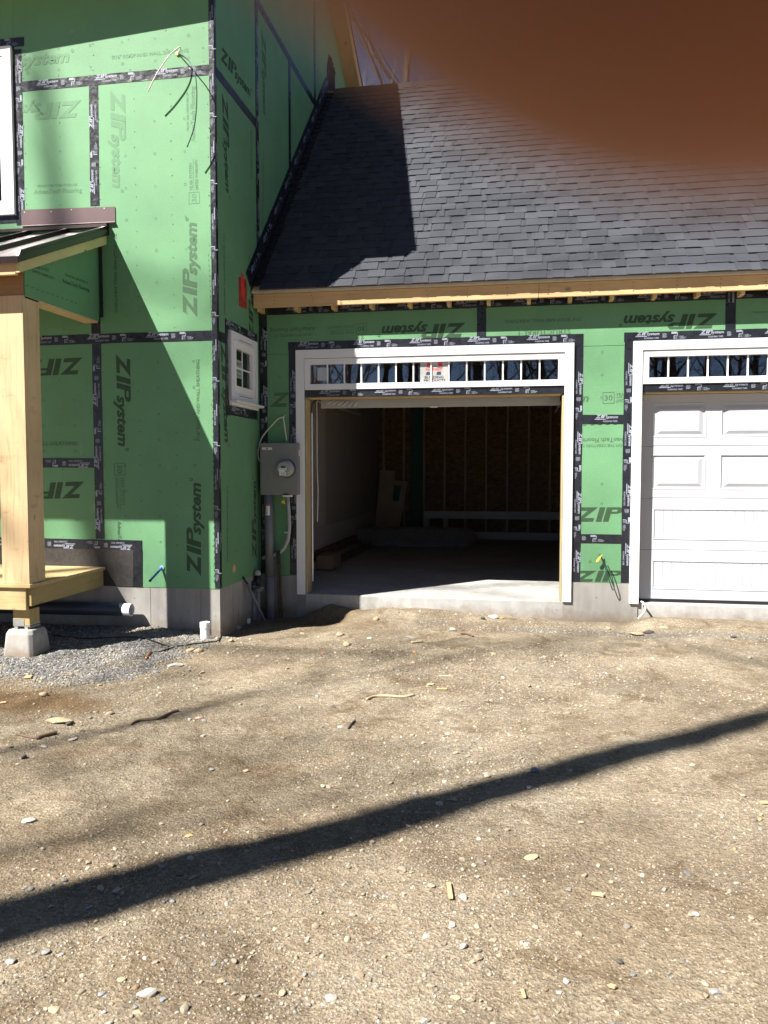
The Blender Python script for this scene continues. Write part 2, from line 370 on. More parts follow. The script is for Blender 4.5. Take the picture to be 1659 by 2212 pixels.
# planes: fn(u, v, d) -> world, d measured outward from the sheathing face
def FW(u, v, d=0): return (u, -d, v)
def GW(u, v, d=0): return (u, YG-d, v)
def SW(u, v, d=0): return (d, u, v)
XP = -1.20
def PW(u, v, d=0): return (XP+d, u, v)
PIX = {FW: lambda p: onY(p, 0)[[0, 2]], GW: lambda p: onY(p, YG)[[0, 2]], SW: lambda p: onX(p, 0)[[1, 2]], PW: lambda p: onX(p, XP)[[1, 2]]}
_pm = {}
def stamp(geo, fn, a, b, mat, parent, name='printed_lettering', d=.0016, length=None, vs=1.0, key=None):
    """lays flat print so that its baseline runs from a to b on the plane fn"""
    a, b = np.array(a), np.array(b); u0, u1 = span(geo); L = length or (u1-u0); s = np.linalg.norm(b-a)/L; e = (b-a)/np.linalg.norm(b-a); n = np.array([-e[1], e[0]])
    vv = []
    for u, v in geo[0]:
        q = a+e*(u*s)+n*(v*s*vs); vv.append(fn(q[0], q[1], d))
    me = bpy.data.meshes.new(name); me.from_pydata(vv, [], geo[1]); me.materials.append(mat); return put(me, name, parent)
def pstamp(geo, fn, pa, pb, mat, parent, **k): return stamp(geo, fn, PIX[fn](pa), PIX[fn](pb), mat, parent, **k)
def tape(fn, a, b, parent, w=.095, phase=0, flip=False, d=.0022, prints=True, geos=None):
    """one strip of black tape with its repeating white print"""
    a, b = np.array(a, float), np.array(b, float); L = np.linalg.norm(b-a); e = (b-a)/L; n = np.array([-e[1], e[0]])
    mb = MB(); N = max(2, int(L/.12)); jig = [random.uniform(-.0018, .0018) for _ in range(N+1)]; vs = []
    for i in range(N+1):
        q = a+e*L*i/N
        for sgn in (-1, 1):
            p = q+n*(sgn*w/2+jig[i]); vs += [fn(p[0], p[1], .0002), fn(p[0], p[1], d)]
    fs = []
    for i in range(N):
        A, B = 4*i, 4*i+4; fs += [(A+1, A+3, B+3, B+1), (A, A+1, B+1, B), (A+2, B+2, B+3, A+3)]
    fs += [(0, 2, 3, 1), (4*N, 4*N+1, 4*N+3, 4*N+2)]
    t = mb.add(vs, fs).build('flashing_tape', M['tape'], parent)
    if prints:
        s = phase; k = 0 if phase >= 0 else 0
        while True:
            for g, off, ln in geos or ((TAPE_A, 0, .23), (TAPE_B, .335, .16)):
                x = s+off
                if x > L: break
                lo = x-(.012 if off == 0 else .085)
                if lo > .01 and x+ln < L:
                    e2, base = (e, a+e*x) if not flip else (-e, b-e*x)
                    stamp(g, fn, base, base+e2*ln, M['tapeprint'], t, 'tape_lettering', d+.0007, ln)
            s += .61
            if s > L: break
    return t
def nails(fn, pts, parent, mat):                            # the printed nailing guide: small rings and squares
    gs = [(ring if (i+j) % 3 else sqring)(u, v, .011, .0028) for u, v, i, j in pts]
    g = gjoin(*gs); me = bpy.data.meshes.new('nailing_marks'); me.from_pydata([fn(u, v, .0015) for u, v in g[0]], [], g[1]); me.materials.append(mat); put(me, 'nailing_marks', parent)
def panel(fn, u0, u1, v0, v1, parent, poly=None, th=.011):
    pts = poly or [(u0, v0), (u1, v0), (u1, v1), (u0, v1)]
    return MB().prism(pts, fn, -th, 0).build('sheathing_panel', M['panel'], parent)
# ------------------------------------------------------------------ the ground
def softstep(a, b, x): t = np.clip((x-a)/(b-a), 0, 1); return t*t*(3-2*t)
_ph = rng.uniform(0, 6.28, (40, 2)); _dr = rng.uniform(0, 6.28, 40)
def wob(x, y, f0, n, o=0, fall=1.6):
    z = 0*x
    for i in range(n):
        f = f0*fall**i; j = (i*3+o) % 40; dx, dy = math.cos(_dr[j]), math.sin(_dr[j])
        z = z+np.sin((x*dx+y*dy)*f+_ph[j, 0])*np.sin((x*-dy+y*dx)*f*.83+_ph[j, 1])/fall**i
    return z
def GH(x, y):
    x = np.asarray(x, float); y = np.asarray(y, float)
    z = -.205+.010*wob(x, y, .9, 4)+.006*wob(x, y, 4.2, 4, 2)+.0035*wob(x, y, 15, 4, 5)+.0022*wob(x, y, 52, 3, 9)
    z = z+.085*softstep(.35, 1.10, y)*softstep(.95, 1.5, x)*(1-softstep(2.9, 3.3, x))*(1-.6*softstep(1.6, 2.8, x))
    z = z-.065*softstep(-.35, .15, y)*softstep(-.30, .05, x)*(1-softstep(.75, 1.15, x))
    z = z+(.150+.022*wob(x, y, 19, 4, 3))*np.exp(-((x-.80)/.26)**2-((y-1.17)/.15)**2)                       # heap against the slab
    z = z+.075*softstep(.5, 1.1, y)*softstep(3.85, 4.2, x)
    z = z+.030*softstep(-.9, -.1, y)*(1-softstep(-.7, -.25, x))                  # stone bank against the house
    z = z-.035*np.exp(-((x+.2)/.8)**2-((y+1.6)/.5)**2)
    far = softstep(14, 60, np.hypot(x-2, y+4)); z = z*(1-far)-.2*far
    under = softstep(YG+.02, YG+.12, y)*softstep(-.05, .02, x); z = z*(1-under)-.30*under
    return z
def onG(p):
    q = onZ(p, -.2)
    for _ in range(6): q = onZ(p, float(GH(q[0], q[1])))
    return q
def gravel_mask(x, y): # grey crushed stone by the porch
    xe = .08-.10*softstep(-.5, -1.3, y)-.28*softstep(-1.3, -1.8, y)+.05*np.sin(y*7)+.03*np.sin(y*19+1)
    ye = -1.90+.12*(x+.9)+.05*np.sin(x*5)+.03*np.sin(x*13)
    m = softstep(-.10, .26, y-ye)*(1-softstep(-.16, .14, x-xe))*np.clip(.86+.30*wob(x, y, 6, 3, 13), .35, 1)
    strip = np.exp(-((y-.62+.04*np.sin(x*5))/.10)**2)*softstep(1.4, 2.1, x)*.55
    return np.clip(np.maximum(m, strip), 0, 1)
def damp_mask(x, y):
    w = .25*wob(x, y, 3.1, 4, 7)
    a = softstep(.2, .75, 1.2-np.hypot((x+.62)/1.0, (y+2.32)/.44)+w*.6)
    b = softstep(.2, .9, .8-np.hypot((x-2.0)/2.6, (y-.65)/.42)+w)*.45
    c = softstep(.2, .9, .6-np.hypot((x-.2)/1.2, (y+3.1)/.5)+w*.9)*.6
    e = softstep(-2.9, -4.3, y)*.30*(.6+w)+softstep(.15, .7, w)*.35*softstep(.5, -2, y)
    f = softstep(1.2, .2, np.hypot((x-.75)/.7, (y-1.0)/.5))*.6
    return np.clip(np.maximum.reduce([a, b, c, e, f]), 0, 1)
def axis(lo, hi, step, far):
    core = np.arange(lo, hi+1e-6, step); out = [hi]; d = step
    while out[-1] < far: d *= 1.28; out.append(out[-1]+d)
    inn = [lo]; d = step
    while inn[-1] > -far: d *= 1.28; inn.append(inn[-1]-d)
    return np.concatenate([np.array(inn[1:])[::-1], core, np.array(out[1:])])
gx, gy = axis(-2.6, 6.4, .021, 260), axis(-5.6, 1.32, .021, 260)
XX, YY = np.meshgrid(gx, gy); ZZ = GH(XX, YY)
nx, ny = len(gx), len(gy); vco = np.stack([XX.ravel(), YY.ravel(), ZZ.ravel()], 1).astype(np.float32)
ii = np.arange(nx*ny).reshape(ny, nx); quads = np.stack([ii[:-1, :-1], ii[:-1, 1:], ii[1:, 1:], ii[1:, :-1]], -1).reshape(-1, 4)
def np_mesh(name, v, f, mat, smooth=True):
    me = bpy.data.meshes.new(name); k = f.shape[1]
    me.vertices.add(len(v)); me.vertices.foreach_set('co', v.astype(np.float32).ravel())
    me.loops.add(f.size); me.loops.foreach_set('vertex_index', f.astype(np.int32).ravel())
    me.polygons.add(len(f)); me.polygons.foreach_set('loop_start', (np.arange(len(f))*k).astype(np.int32))
    me.polygons.foreach_set('use_smooth', np.full(len(f), smooth)); me.update(calc_edges=True); me.validate()
    me.materials.append(mat); return me
gme = np_mesh('ground', vco, quads, M['ground'])
at = gme.color_attributes.new('mask', 'FLOAT_COLOR', 'POINT')
mk = np.zeros((nx*ny, 4), np.float32); mk[:, 0] = gravel_mask(XX, YY).ravel(); mk[:, 1] = damp_mask(XX, YY).ravel(); mk[:, 3] = 1
at.data.foreach_set('color', mk.ravel()); struct(put(gme, 'ground'))
# ------------------------------------------------------------------ house
house = thing('house', 'two-storey house clad in green sheathing panels with black taped seams', 'house', (-3, 3, -.2))
ZS, ZT1, ZT2 = .222, 2.636, 5.074                            # sill, first seam, second seam
ROOFB = lambda y: 5.91+.55*(y+.30)                           # underside of the house roof, front slope
RIDGE_Y = 4.2; ZRID = ROOFB(RIDGE_Y)
roofb = lambda y: ROOFB(y) if y < RIDGE_Y else ZRID-.56*(y-RIDGE_Y)
YB = 8.5
g = .002
# front wall panels
fp = {}
fp['a'] = panel(FW, -1.219+g, 0, ZS, ZT1-g, house); fp['b'] = panel(FW, -2.44, -1.219-g, ZS, 1.40-g, house); fp['c'] = panel(FW, -2.44, -1.219-g, 1.40+g, ZT1-g, house)
fp['d'] = panel(FW, -1.219+g, 0, ZT1+g, ZT2-g, house); fp['e'] = panel(FW, -2.04, -1.219-g, ZT1+g, ZT2-g, house); fp['f'] = panel(FW, -2.04, 0, ZT2+g, 6.05, house)
fp['g'] = panel(FW, -5.5, -2.44-g, ZS, ZT1-g, house); fp['h'] = panel(FW, -3.4, -2.04-g, ZT1+g, 3.80, house)
fp['i'] = panel(FW, -3.4, -2.04-g, 5.50, 6.05, house); fp['j'] = panel(FW, -5.5, -3.4-g, ZT1+g, 6.05, house)
# side wall panels (gable end)
sp = {}
h0, h1, k0, k1 = .372, .998, 2.132, 2.658
sp['a'] = MB()
for q in ([(.0115, ZS), (1.213, ZS), (1.213, k0), (.0115, k0)], [(.0115, k0), (h0, k0), (h0, ZT1-g), (.0115, ZT1-g)], [(h1, k0), (1.213, k0), (1.213, ZT1-g), (h1, ZT1-g)]): sp['a'].prism(q, SW, -.011, 0)
sp['a'] = sp['a'].build('sheathing_panel', M['panel'], house); sp['b'] = panel(SW, 0, 0, 0, 0, house, [(.0115, ZT1+g), (h0, ZT1+g), (h0, k1), (h1, k1), (h1, ZT1+g), (1.205, ZT1+g), (1.205, ZT2-g), (.0115, ZT2-g)])
sp['c'] = panel(SW, .0115, 1.205, 0, 0, house, [(.0115, ZT2+g), (1.205, ZT2+g), (1.205, roofb(1.205)), (.0115, roofb(0))])
ZT3 = 6.38
sp['d'] = panel(SW, 0, 0, 0, 0, house, [(1.209, 3.2), (2.43, 3.2), (2.43, ZT3-g), (1.209, ZT3-g)])
sp['e'] = panel(SW, 0, 0, 0, 0, house, [(2.434, 3.2), (3.65, 3.2), (3.65, ZT3-g), (2.434, ZT3-g)])
sp['f'] = panel(SW, 0, 0, 0, 0, house, [(1.209, ZT3+g), (3.65, ZT3+g), (3.65, roofb(3.65)), (1.209, roofb(1.209))])
sp['g'] = panel(SW, 0, 0, 0, 0, house, [(3.654, 3.2), (YB, 3.2), (YB, roofb(YB)), (RIDGE_Y, ZRID), (3.654, roofb(3.654))])
MB().box(-5.5, -.26, .36, YB, ZS, 5.9).build('inner_frame', M['dark'], house)
fo = MB().box(-5.5, -.004, .004, YB, -.7, ZS-.002).build('foundation', M['concrete'], house)
mb = MB()
for x in (-.72, -2.2, -.20): mb.box(x-.002, x+.002, .0015, .01, -.5, ZS-.004)
for y in (.35, .95): mb.box(-.01, -.0015, y-.002, y+.002, -.5, ZS-.004)
mb.build('form_joint', M['grey'], fo)
# roof of the house, with its rake overhang
EAVE = lambda x: -.30+.042*(x+1.05)                          # unseen eave edge, skewed to slant its shadow on the front wall
def slabroof(x0, x1, ya, yb, za, zb, t, lift=0):
    ys = (lambda x: ya(x)) if callable(ya) else (lambda x: ya)
    return MB().hexa([(x0, ys(x0), za+lift), (x1, ys(x1), za+lift), (x1, yb, zb+lift), (x0, yb, zb+lift), (x0, ys(x0), za+lift+t), (x1, ys(x1), za+lift+t), (x1, yb, zb+lift+t), (x0, yb, zb+lift+t)])
r1 = slabroof(-5.6, .192, EAVE, RIDGE_Y, 5.91, ZRID, .19).build('roof', M['pineY'], house)
r2 = slabroof(-5.6, .192, YB+.4, RIDGE_Y+.002, roofb(YB+.4), ZRID, .19).build('roof', M['pineY'], house)
slabroof(-5.62, .225, lambda x: EAVE(x)-.02, RIDGE_Y, 5.91-.01, ZRID, .02, .195).build('shingle_layer', M['shingle'], r1); slabroof(-5.62, .225, YB+.42, RIDGE_Y+.002, roofb(YB+.42), ZRID, .02, .195).build('shingle_layer', M['shingle'], r2)
slabroof(.1925, .212, EAVE(.2)-.001, RIDGE_Y, 5.895, ZRID-.012, .2).build('rake_board', M['pineY'], r1); slabroof(.1925, .212, YB+.401, RIDGE_Y+.002, roofb(YB+.4)-.012, ZRID-.012, .2).build('rake_board', M['pineY'], r2)
# printing on the front wall
P = lambda geo, fn, a, b, par, mat='print', **k: pstamp(geo, fn, a, b, M[mat], par, **k)
P(LOGO, FW, Z1(-130, 458), Z1(485, 402), fp['f'], 'faded'); P(R716, FW, Z1(730, 388), Z1(1232, 340), fp['f'], 'faded')
P(LOGO, FW, Z1(530, 655), Z1(-80, 700), fp['e'], 'faded'); P(CRE, FW, Z1(245, 1225), Z1(505, 1215), fp['e'], 'faded'); P(ADV, FW, Z1(222, 1268), Z1(535, 1255), fp['e'], 'faded')
P(LOGO, FW, Z1(720, 590), Z1(736, 1262), fp['d'], 'faded'); P(LOGO, FW, Z2(1288, 745), Z2(1284, 92), fp['d'], 'midprint')
P(Y30, FW, Z1(1288, 1325), Z1(1280, 1030), fp['d'], 'faded'); P(ADV, FW, Z1(1275, 925), Z1(1270, 560), fp['d'], 'faded'); P(CRE, FW, Z1(1235, 850), Z1(1230, 600), fp['d'], 'faded')
P(R716, FW, Z2(742, 200), Z2(750, 715), fp['d'], 'midprint')
P(LOGO, FW, Z2(758, 985), Z2(772, 1620), fp['a']); P(R716, FW, Z2(1306, 1555), Z2(1303, 1020), fp['a'], 'midprint'); P(LOGO, FW, Z3(1314, 945), Z3(1312, 302), fp['a'])
P(Y30, FW, Z3(762, 208), Z3(768, 512), fp['a'], 'midprint'); P(ADV, FW, Z3(768, 585), Z3(772, 880), fp['a'])
P(LOGO, FW, Z2(540, 1008), Z2(-80, 1036), fp['c']); P(R716, FW, Z2(-30, 1583), Z2(507, 1582), fp['c'], 'midprint')
P(LOGO, FW, Z3(550, 325), Z3(-70, 344), fp['b'])
def dashes(fn, a, b, n, par, mat='print'):
    a, b = PIX[fn](a), PIX[fn](b); gs = []
    e = (b-a)/n; L = np.linalg.norm(e)
    g0 = gjoin(*[rect(i*L, i*L+L*.45, -.003, .003) for i in range(n)]); stamp(g0, fn, a, a+(b-a)*((n-1)*L+L*.45)/(n*L), M[mat], par, 'edge_marks', length=(n-1)*L+L*.45)
dashes(FW, Z2(1387, 920), Z3(1402, 1010), 40, fp['a']); dashes(FW, Z1(1362, 1660), Z2(1385, 800), 14, fp['d'], 'midprint')
nails(FW, [(-.96+.36*i-.0*j, .42+.247*j, i, j) for i in range(3) for j in range(9)], fp['a'], M['print'])
nails(FW, [(-1.48-.335*i, .62+.25*j, i, j) for i in range(2) for j in range(3)], fp['b'], M['print']); nails(FW, [(-1.48-.335*i, 1.55+.25*j, i, j) for i in range(2) for j in range(4)], fp['c'], M['print'])
nails(FW, [(-.90+.30*i, 2.85+.30*j, i, j) for i in range(3) for j in range(7)], fp['d'], M['faded']); nails(FW, [(-1.9+.33*i, 5.2+.2*j, i, j) for i in range(6) for j in range(2)], fp['f'], M['faded'])
def fasteners(fn, u0, u1, v0, v1, du, dv, par):
    mb = MB()
    for u in np.arange(u0, u1+1e-6, du):
        for v in np.arange(v0, v1+1e-6, dv):
            a, b = u+random.uniform(-.008, .008), v+random.uniform(-.04, .04); n = 6; r = random.uniform(.004, .0065)
            mb.add([fn(a+r*math.cos(k*1.047), b+r*math.sin(k*1.047), .0018) for k in range(n)], [tuple(range(n))])
    o = mb.build('nail_heads', M['rust'], par)
    if len(mb.f) > 8: o['kind'] = 'stuff'
for nme, u0, u1, v0, v1 in (('a', -1.17, -.05, .30, 2.58), ('d', -1.17, -.05, 2.72, 5.0), ('e', -1.95, -1.28, 2.72, 5.0), ('f', -1.95, -.05, 5.14, 5.6), ('c', -2.0, -1.30, 1.48, 2.56), ('b', -2.0, -1.30, .72, 1.34)): fasteners(FW, u0, u1, v0, v1, .37, .155, fp[nme])
# printing on the side wall
P(LOGO, SW, Z4(113, 388), Z4(318, 648), sp['c']); P(LOGO, SW, Z4(121, 600), Z4(148, 1285), sp['b']); P(LOGO, SW, Z4(380, 190), Z4(392, 770), sp['d'], 'midprint')
P(R716, SW, Z4(390, 990), Z4(384, 1500), sp['d'], 'midprint'); P(ADV, SW, Z4(308, 840), Z4(312, 1160), sp['b'], 'midprint')
P(R716, SW, Z5(130, 30), Z5(137, 560), sp['b']); P(LOGO, SW, Z2(1440, 900), Z2(1470, 1600), sp['a']); P(R716, SW, Z3(1480, 350), Z3(1482, 850), sp['a'])
P(LOGO, SW, Z7(270, 1480), Z7(262, 680), sp['a']); P(LOGO, SW, Z5(330, 745), Z5(318, 190), sp['b'])
nails(SW, [(.42+.26*i, .55+.22*j, i, j) for i in range(3) for j in range(6)], sp['a'], M['print']); nails(SW, [(.55, 2.85+.22*j, 0, j) for j in range(9)], sp['b'], M['print'])
# tapes on the front wall
X0 = -.050
tape(FW, (-2.0, ZT2), (X0-.002, ZT2-.0), house, phase=.20); tape(FW, (-2.6, ZT1), (X0-.002, ZT1), house, phase=.06)
tape(FW, (-1.222, 3.90), (-1.214, ZT2-.05), house, phase=.12); tape(FW, (-1.236, .69), (-1.236, ZT1-.05), house, phase=.08); tape(FW, (-1.236, ZT1+.05), (-1.236, 2.86), house, phase=.02, prints=True)
q = PIX[FW](Z3(455, 203)); tape(FW, (-2.43, q[1]), (-1.286, q[1]), house, phase=.05, flip=True)
tape(FW, (-.0242, ZS+.005), (-.0242, 5.9), house, w=.050, phase=.25, flip=True, geos=((HALF_A, 0, .2), (HALF_B, .335, .16)))
# black membrane board at deck level
bx = (-2.6, -.885); bz = (ZS+.002, .600)
bb = MB().prism([(bx[0], bz[0]), (bx[1], bz[0]), (bx[1], bz[1]), (bx[0], bz[1])], FW, .0005, .0035).build('membrane_board', M['blackboard'], house)
tape(FW, (-2.6, .640), (-.795, .632), house, phase=.11, flip=True, d=.0045); tape(FW, (-.848, ZS+.005), (-.840, .585), house, phase=.0, d=.0062)
# corner and gable tapes
tape(SW, (.0242, ZS+.005), (.0242, 5.9), house, w=.046, phase=.25, flip=True, geos=((HALF_C, 0, .2),))
tape(SW, (.05, ZT2), (1.16, ZT2), house, phase=.1, prints=False); tape(SW, (.05, ZT1), (.24, ZT1), house, prints=False)
tape(SW, (1.207, 3.36), (1.207, ZT3-.05), house, phase=.2, flip=True); tape(SW, (1.207, ZT3+.05), (1.207, 6.72), house, prints=False)
tape(SW, (1.16, ZT3), (3.9, ZT3), house, phase=.3, prints=False)
tape(SW, (2.432, 4.9), (2.432, ZT3-.05), house, prints=False); tape(SW, (3.652, 6.2), (3.652, ZT3-.05), house, prints=False); tape(SW, (3.652, ZT3+.05), (3.652, 8.0), house, prints=False)
# red patch
a = [PIX[SW](zm(8.963, 850, 900)(*q)) for q in ((447, 1500), (598, 1565), (592, 1000), (440, 925))]
rp = MB().prism([tuple(q) for q in a], SW, .0003, .0022).build('red_patch', M['red'], house)
q0 = PIX[SW](zm(8.963, 850, 900)(520, 1290)); rr = gpoly([(q0[0]-.05, q0[1]), (q0[0]+.02, q0[1]-.05), (q0[0]+.055, q0[1]+.04), (q0[0]+.03, q0[1]+.19), (q0[0]-.03, q0[1]+.24), (q0[0]-.065, q0[1]+.1)])
me = bpy.data.meshes.new('bright_print'); me.from_pydata([SW(u, v, .003) for u, v in rr[0]], [], rr[1]); me.materials.append(M['redhot']); put(me, 'bright_print', rp)
# hole with a wooden plug in the side wall
q = onX(Z3(1527, 892), 0); MB().tube([(.0005, q[1], q[2]), (.006, q[1], q[2])], .042, 16).build('plywood_plug', M['pineZ'], house)
# ------------------------------------------------------------------ windows
def window(fn, u0, u1, v0, v1, parent, name, casing=.085, sash=.055, proud=.03, cols=2, rows=2, mun=.016, sill=False):
    """white casing with sash, panes and muntins; all real depth"""
    c = casing; mb = MB()
    for poly in ([(u0, v0), (u0+c, v0+c), (u0+c, v1-c), (u0, v1)], [(u1, v0), (u1, v1), (u1-c, v1-c), (u1-c, v0+c)],
                 [(u0, v1), (u0+c, v1-c), (u1-c, v1-c), (u1, v1)], [(u0, v0), (u1, v0), (u1-c, v0+c), (u0+c, v0+c)]): mb.prism(poly, fn, .001, proud)
    w = mb.build(name, M['white'], parent)
    a0, a1, b0, b1 = u0+c+.004, u1-c-.004, v0+c+.004, v1-c-.004; s = sash; mb = MB()
    for poly in ([(a0, b0), (a0+s, b0+s), (a0+s, b1-s), (a0, b1)], [(a1, b0), (a1, b1), (a1-s, b1-s), (a1-s, b0+s)],
                 [(a0, b1), (a0+s, b1-s), (a1-s, b1-s), (a1, b1)], [(a0, b0), (a1, b0), (a1-s, b0+s), (a0+s, b0+s)]): mb.prism(poly, fn, -.02, proud-.008)
    mb.build('sash', M['vinyl'], w)
    a0, a1, b0, b1 = a0+s, a1-s, b0+s, b1-s
    put(MB().prism([(a0, b0), (a1, b0), (a1, b1), (a0, b1)], fn, -.012, -.008).mesh('pane', M['glass']), 'pane', w)
    for i in range(1, cols): x = a0+(a1-a0)*i/cols; MB().prism([(x-mun/2, b0), (x+mun/2, b0), (x+mun/2, b1), (x-mun/2, b1)], fn, -.0075, -.001).build('muntin', M['vinyl'], w)
    for i in range(1, rows): y = b0+(b1-b0)*i/rows; MB().prism([(a0, y-mun/2), (a1, y-mun/2), (a1, y+mun/2), (a0, y+mun/2)], fn, -.0074, -.0006).build('muntin', M['vinyl'], w)
    return w, (a0, a1, b0, b1)
# upper front window, its right edge in view
wu, (a0, a1, b0, b1) = window(FW, -3.25, -2.058, 3.86, 5.455, house, 'window', .088, .045, .035, 1, 1)
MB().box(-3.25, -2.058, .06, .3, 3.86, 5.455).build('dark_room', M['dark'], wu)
MB().prism([(a0, (b0+b1)/2-.03), (a1, (b0+b1)/2-.03), (a1, (b0+b1)/2+.03), (a0, (b0+b1)/2+.03)], FW, -.012, .012).build('meeting_rail', M['vinyl'], wu)
MB().prism([(a0, (b0+b1)/2+.031), (a1, (b0+b1)/2+.031), (a1, b1), (a0, b1)], FW, -.004, .003).build('protective_film', M['label'], wu)
tape(FW, (-2.012, 3.76), (-2.005, 5.43), house, w=.088, phase=.1, flip=True, d=.003); tape(FW, (-3.3, 5.497), (-1.93, 5.497), house, w=.085, phase=.22, d=.0042); tape(FW, (-3.3, 3.822), (-2.06, 3.822), house, w=.072, prints=False, d=.004)
# small casement in the side wall
cA = onX(ZW(90, 205), 0); cB = onX(ZW(735, 1870), 0)
ws, (a0, a1, b0, b1) = window(SW, .295, 1.075, 2.055, 2.735, house, 'casement_window', .075, .075, .03, 2, 2, .015)
MB().box(-.252, -.242, .20, 1.17, 1.95, 2.80).box(-.2415, -.0125, .20, .21, 1.95, 2.80).box(-.2415, -.0125, 1.16, 1.17, 1.95, 2.80).box(-.2415, -.0125, .211, 1.159, 1.95, 1.96).box(-.2415, -.0125, .211, 1.159, 2.79, 2.80).build('room_lining', M['drywall'], ws)
st = MB().prism([(a0+.02, b0+.09), (a0+.25, b0+.09), (a0+.25, b1-.10), (a0+.02, b1-.10)], SW, -.0078, -.0074).build('window_sticker', plain('grey_green_label', (.33, .40, .34), .6), ws)
for s, y0, wd, sz in (('BUILDING', b0+.150, .17, .030), ('PRODUCTS', b0+.105, .17, .030), ('HARVEY', b0+.215, .19, .04)):
    t0 = text_geo(s, 0, .02); stamp(t0, SW, (a0+.045, y0), (a0+.045+wd, y0), M['ink'], ws, 'sticker_lettering', -.0070, None, .9)
mb = MB().box(.0305, .085, .29, 1.12, 2.030, 2.056).box(.001, .0300, .29, 1.10, 2.005, 2.053); mb.build('sill', M['white'], ws, bevel=.003)
MB().box(.0305, .034, .50, .88, 2.672, 2.676).build('weep_slot', M['ink'], ws); MB().box(.0305, .034, .50, .88, 2.110, 2.114).build('weep_slot', M['ink'], ws)
MB().box(.001, .028, .270, .2935, 2.05, 2.735).build('nailing_flange', M['trim'], ws)
tape(SW, (.20, 2.782), (1.14, 2.782), house, phase=.03, d=.003); tape(SW, (.25, 1.90), (.25, 2.735), house, phase=.08, flip=True, d=.0042); tape(SW, (.30, 1.955), (1.13, 1.955), house, phase=.05, d=.003)
# ------------------------------------------------------------------ garage
garage = thing('garage', 'attached two-bay garage with steep dark shingled roof and green sheathed front', 'garage', (4, 5, -.2))
DL, DR, D2, D2R = .424, 3.361, 3.940, 6.877; CW = .092                 # casing outsides, casing width
HT = 2.657; HO = 2.150                                                  # casing top, opening top
GX1 = 8.2
gp = {}
gp['a'] = panel(GW, .002, DL+.02, .20, 1.42-g, garage); gp['a2'] = panel(GW, .002, DL+.02, 1.42+g, 2.62, garage); gp['b'] = panel(GW, .002, 2.420-g, 2.624, 3.092-g, garage)
gp['c'] = panel(GW, 2.420+g, 4.858-g, 2.624, 3.092-g, garage); gp['d'] = panel(GW, 4.858+g, GX1, 2.624, 3.092-g, garage); gp['t'] = panel(GW, .002, GX1, 3.092+g, 3.30, garage)
qz = PIX[GW](R1(580, 1080))[1]; qz2 = PIX[GW](R2(330, 447))[1]
gp['e'] = panel(GW, DR-.02, D2+.02, qz+g, 2.62, garage); gp['f'] = panel(GW, DR-.02, D2+.02, qz2+g, qz-g, garage); gp['h'] = panel(GW, DR-.02, D2+.02, .205, qz2-g, garage)
gp['i'] = panel(GW, D2R-.02, GX1, .205, 2.62, garage)
# printing on the garage front
P(ADV, GW, Z5(733, 640), Z5(437, 656), gp['b'], 'midprint'); P(CRE, GW, Z5(706, 684), Z5(466, 694), gp['b'], 'midprint'); P(Y30, GW, Z5(1065, 634), Z5(800, 648), gp['b'], 'midprint')
P(LOGO, GW, (1006, 697), (815, 705.5), gp['b']); P(R716, GW, R1(440, 415), R1(-60, 432), gp['c'], 'midprint'); P(STR, GW, R1(370, 488), R1(30, 500), gp['c'], 'midprint')
P(LOGO, GW, R1(1330, 387), R1(685, 405), gp['c']); P(R716, GW, (1725, 670), (1626, 673), gp['d'], 'midprint')
P(Y30, GW, R1(583, 962), R1(880, 950), gp['e'], 'midprint'); P(text_geo('m', .25, .02), GW, R1(422, 966), R1(488, 964), gp['e'], 'midprint', vs=.9)
P(ADV, GW, R1(755, 1200), R1(420, 1204), gp['f'], 'midprint'); P(CRE, GW, R1(735, 1241), R1(430, 1245), gp['f'], 'midprint')
P(ZIPONLY, GW, R2(128, 310), R2(510, 310), gp['f']); P(ZIPONLY, GW, R2(118, 786), R2(505, 786), gp['h'], vs=.76)
P(gZ, GW, Z5(432, 1165), Z5(572, 1165), gp['a2'], 'midprint')
nails(GW, [(3.55+.145*i, .42+.215*j, i, j) for i in range(2) for j in range(2)], gp['h'], M['print']); nails(GW, [(3.655, 1.02+.2*j, 1, j) for j in range(2)], gp['f'], M['print']); nails(GW, [(3.64+.12*i, 2.1+.23*j, 1, 2) for i in range(1) for j in range(3)], gp['e'], M['midprint'])
nails(GW, [(.23, 1.6+.26*j, 1, j) for j in range(4)], gp['a2'], M['print'])
dashes(GW, R1(450, 1118), R1(700, 1112), 5, gp['f'])
# tapes on the garage front
tape(GW, (.10, 3.092), (GX1, 3.092), garage, phase=.22)
tape(GW, (.052, .22), (.052, 3.14), garage, w=.090, phase=.25, flip=True, d=.003)
for (L, R) in ((DL, DR), (D2, D2R)):
    tape(GW, (L-.09, HT+.046), (R+.09, HT+.046), garage, w=.092, phase=.12, d=.0034)
    tape(GW, (L-.042, .21), (L-.042, HT), garage, w=.084, phase=.22, flip=True, d=.003); tape(GW, (R+.046, .21), (R+.046, HT), garage, w=.088, phase=.30, flip=True, d=.003)
tape(GW, (2.420, HT+.095), (2.420, 3.044), garage, phase=.02, d=.003); tape(GW, (4.858, HT+.095), (4.858, 3.28), garage, phase=.05, flip=True, d=.0042)
tape(GW, (DR+.092, qz), (D2-.085, qz-.003), garage, phase=.13); tape(GW, (DR+.092, qz2), (D2-.085, qz2), garage, phase=-.24)
tape(GW, (.10, 1.42), (DL-.085, 1.42), garage, w=.10, phase=.1, prints=False)
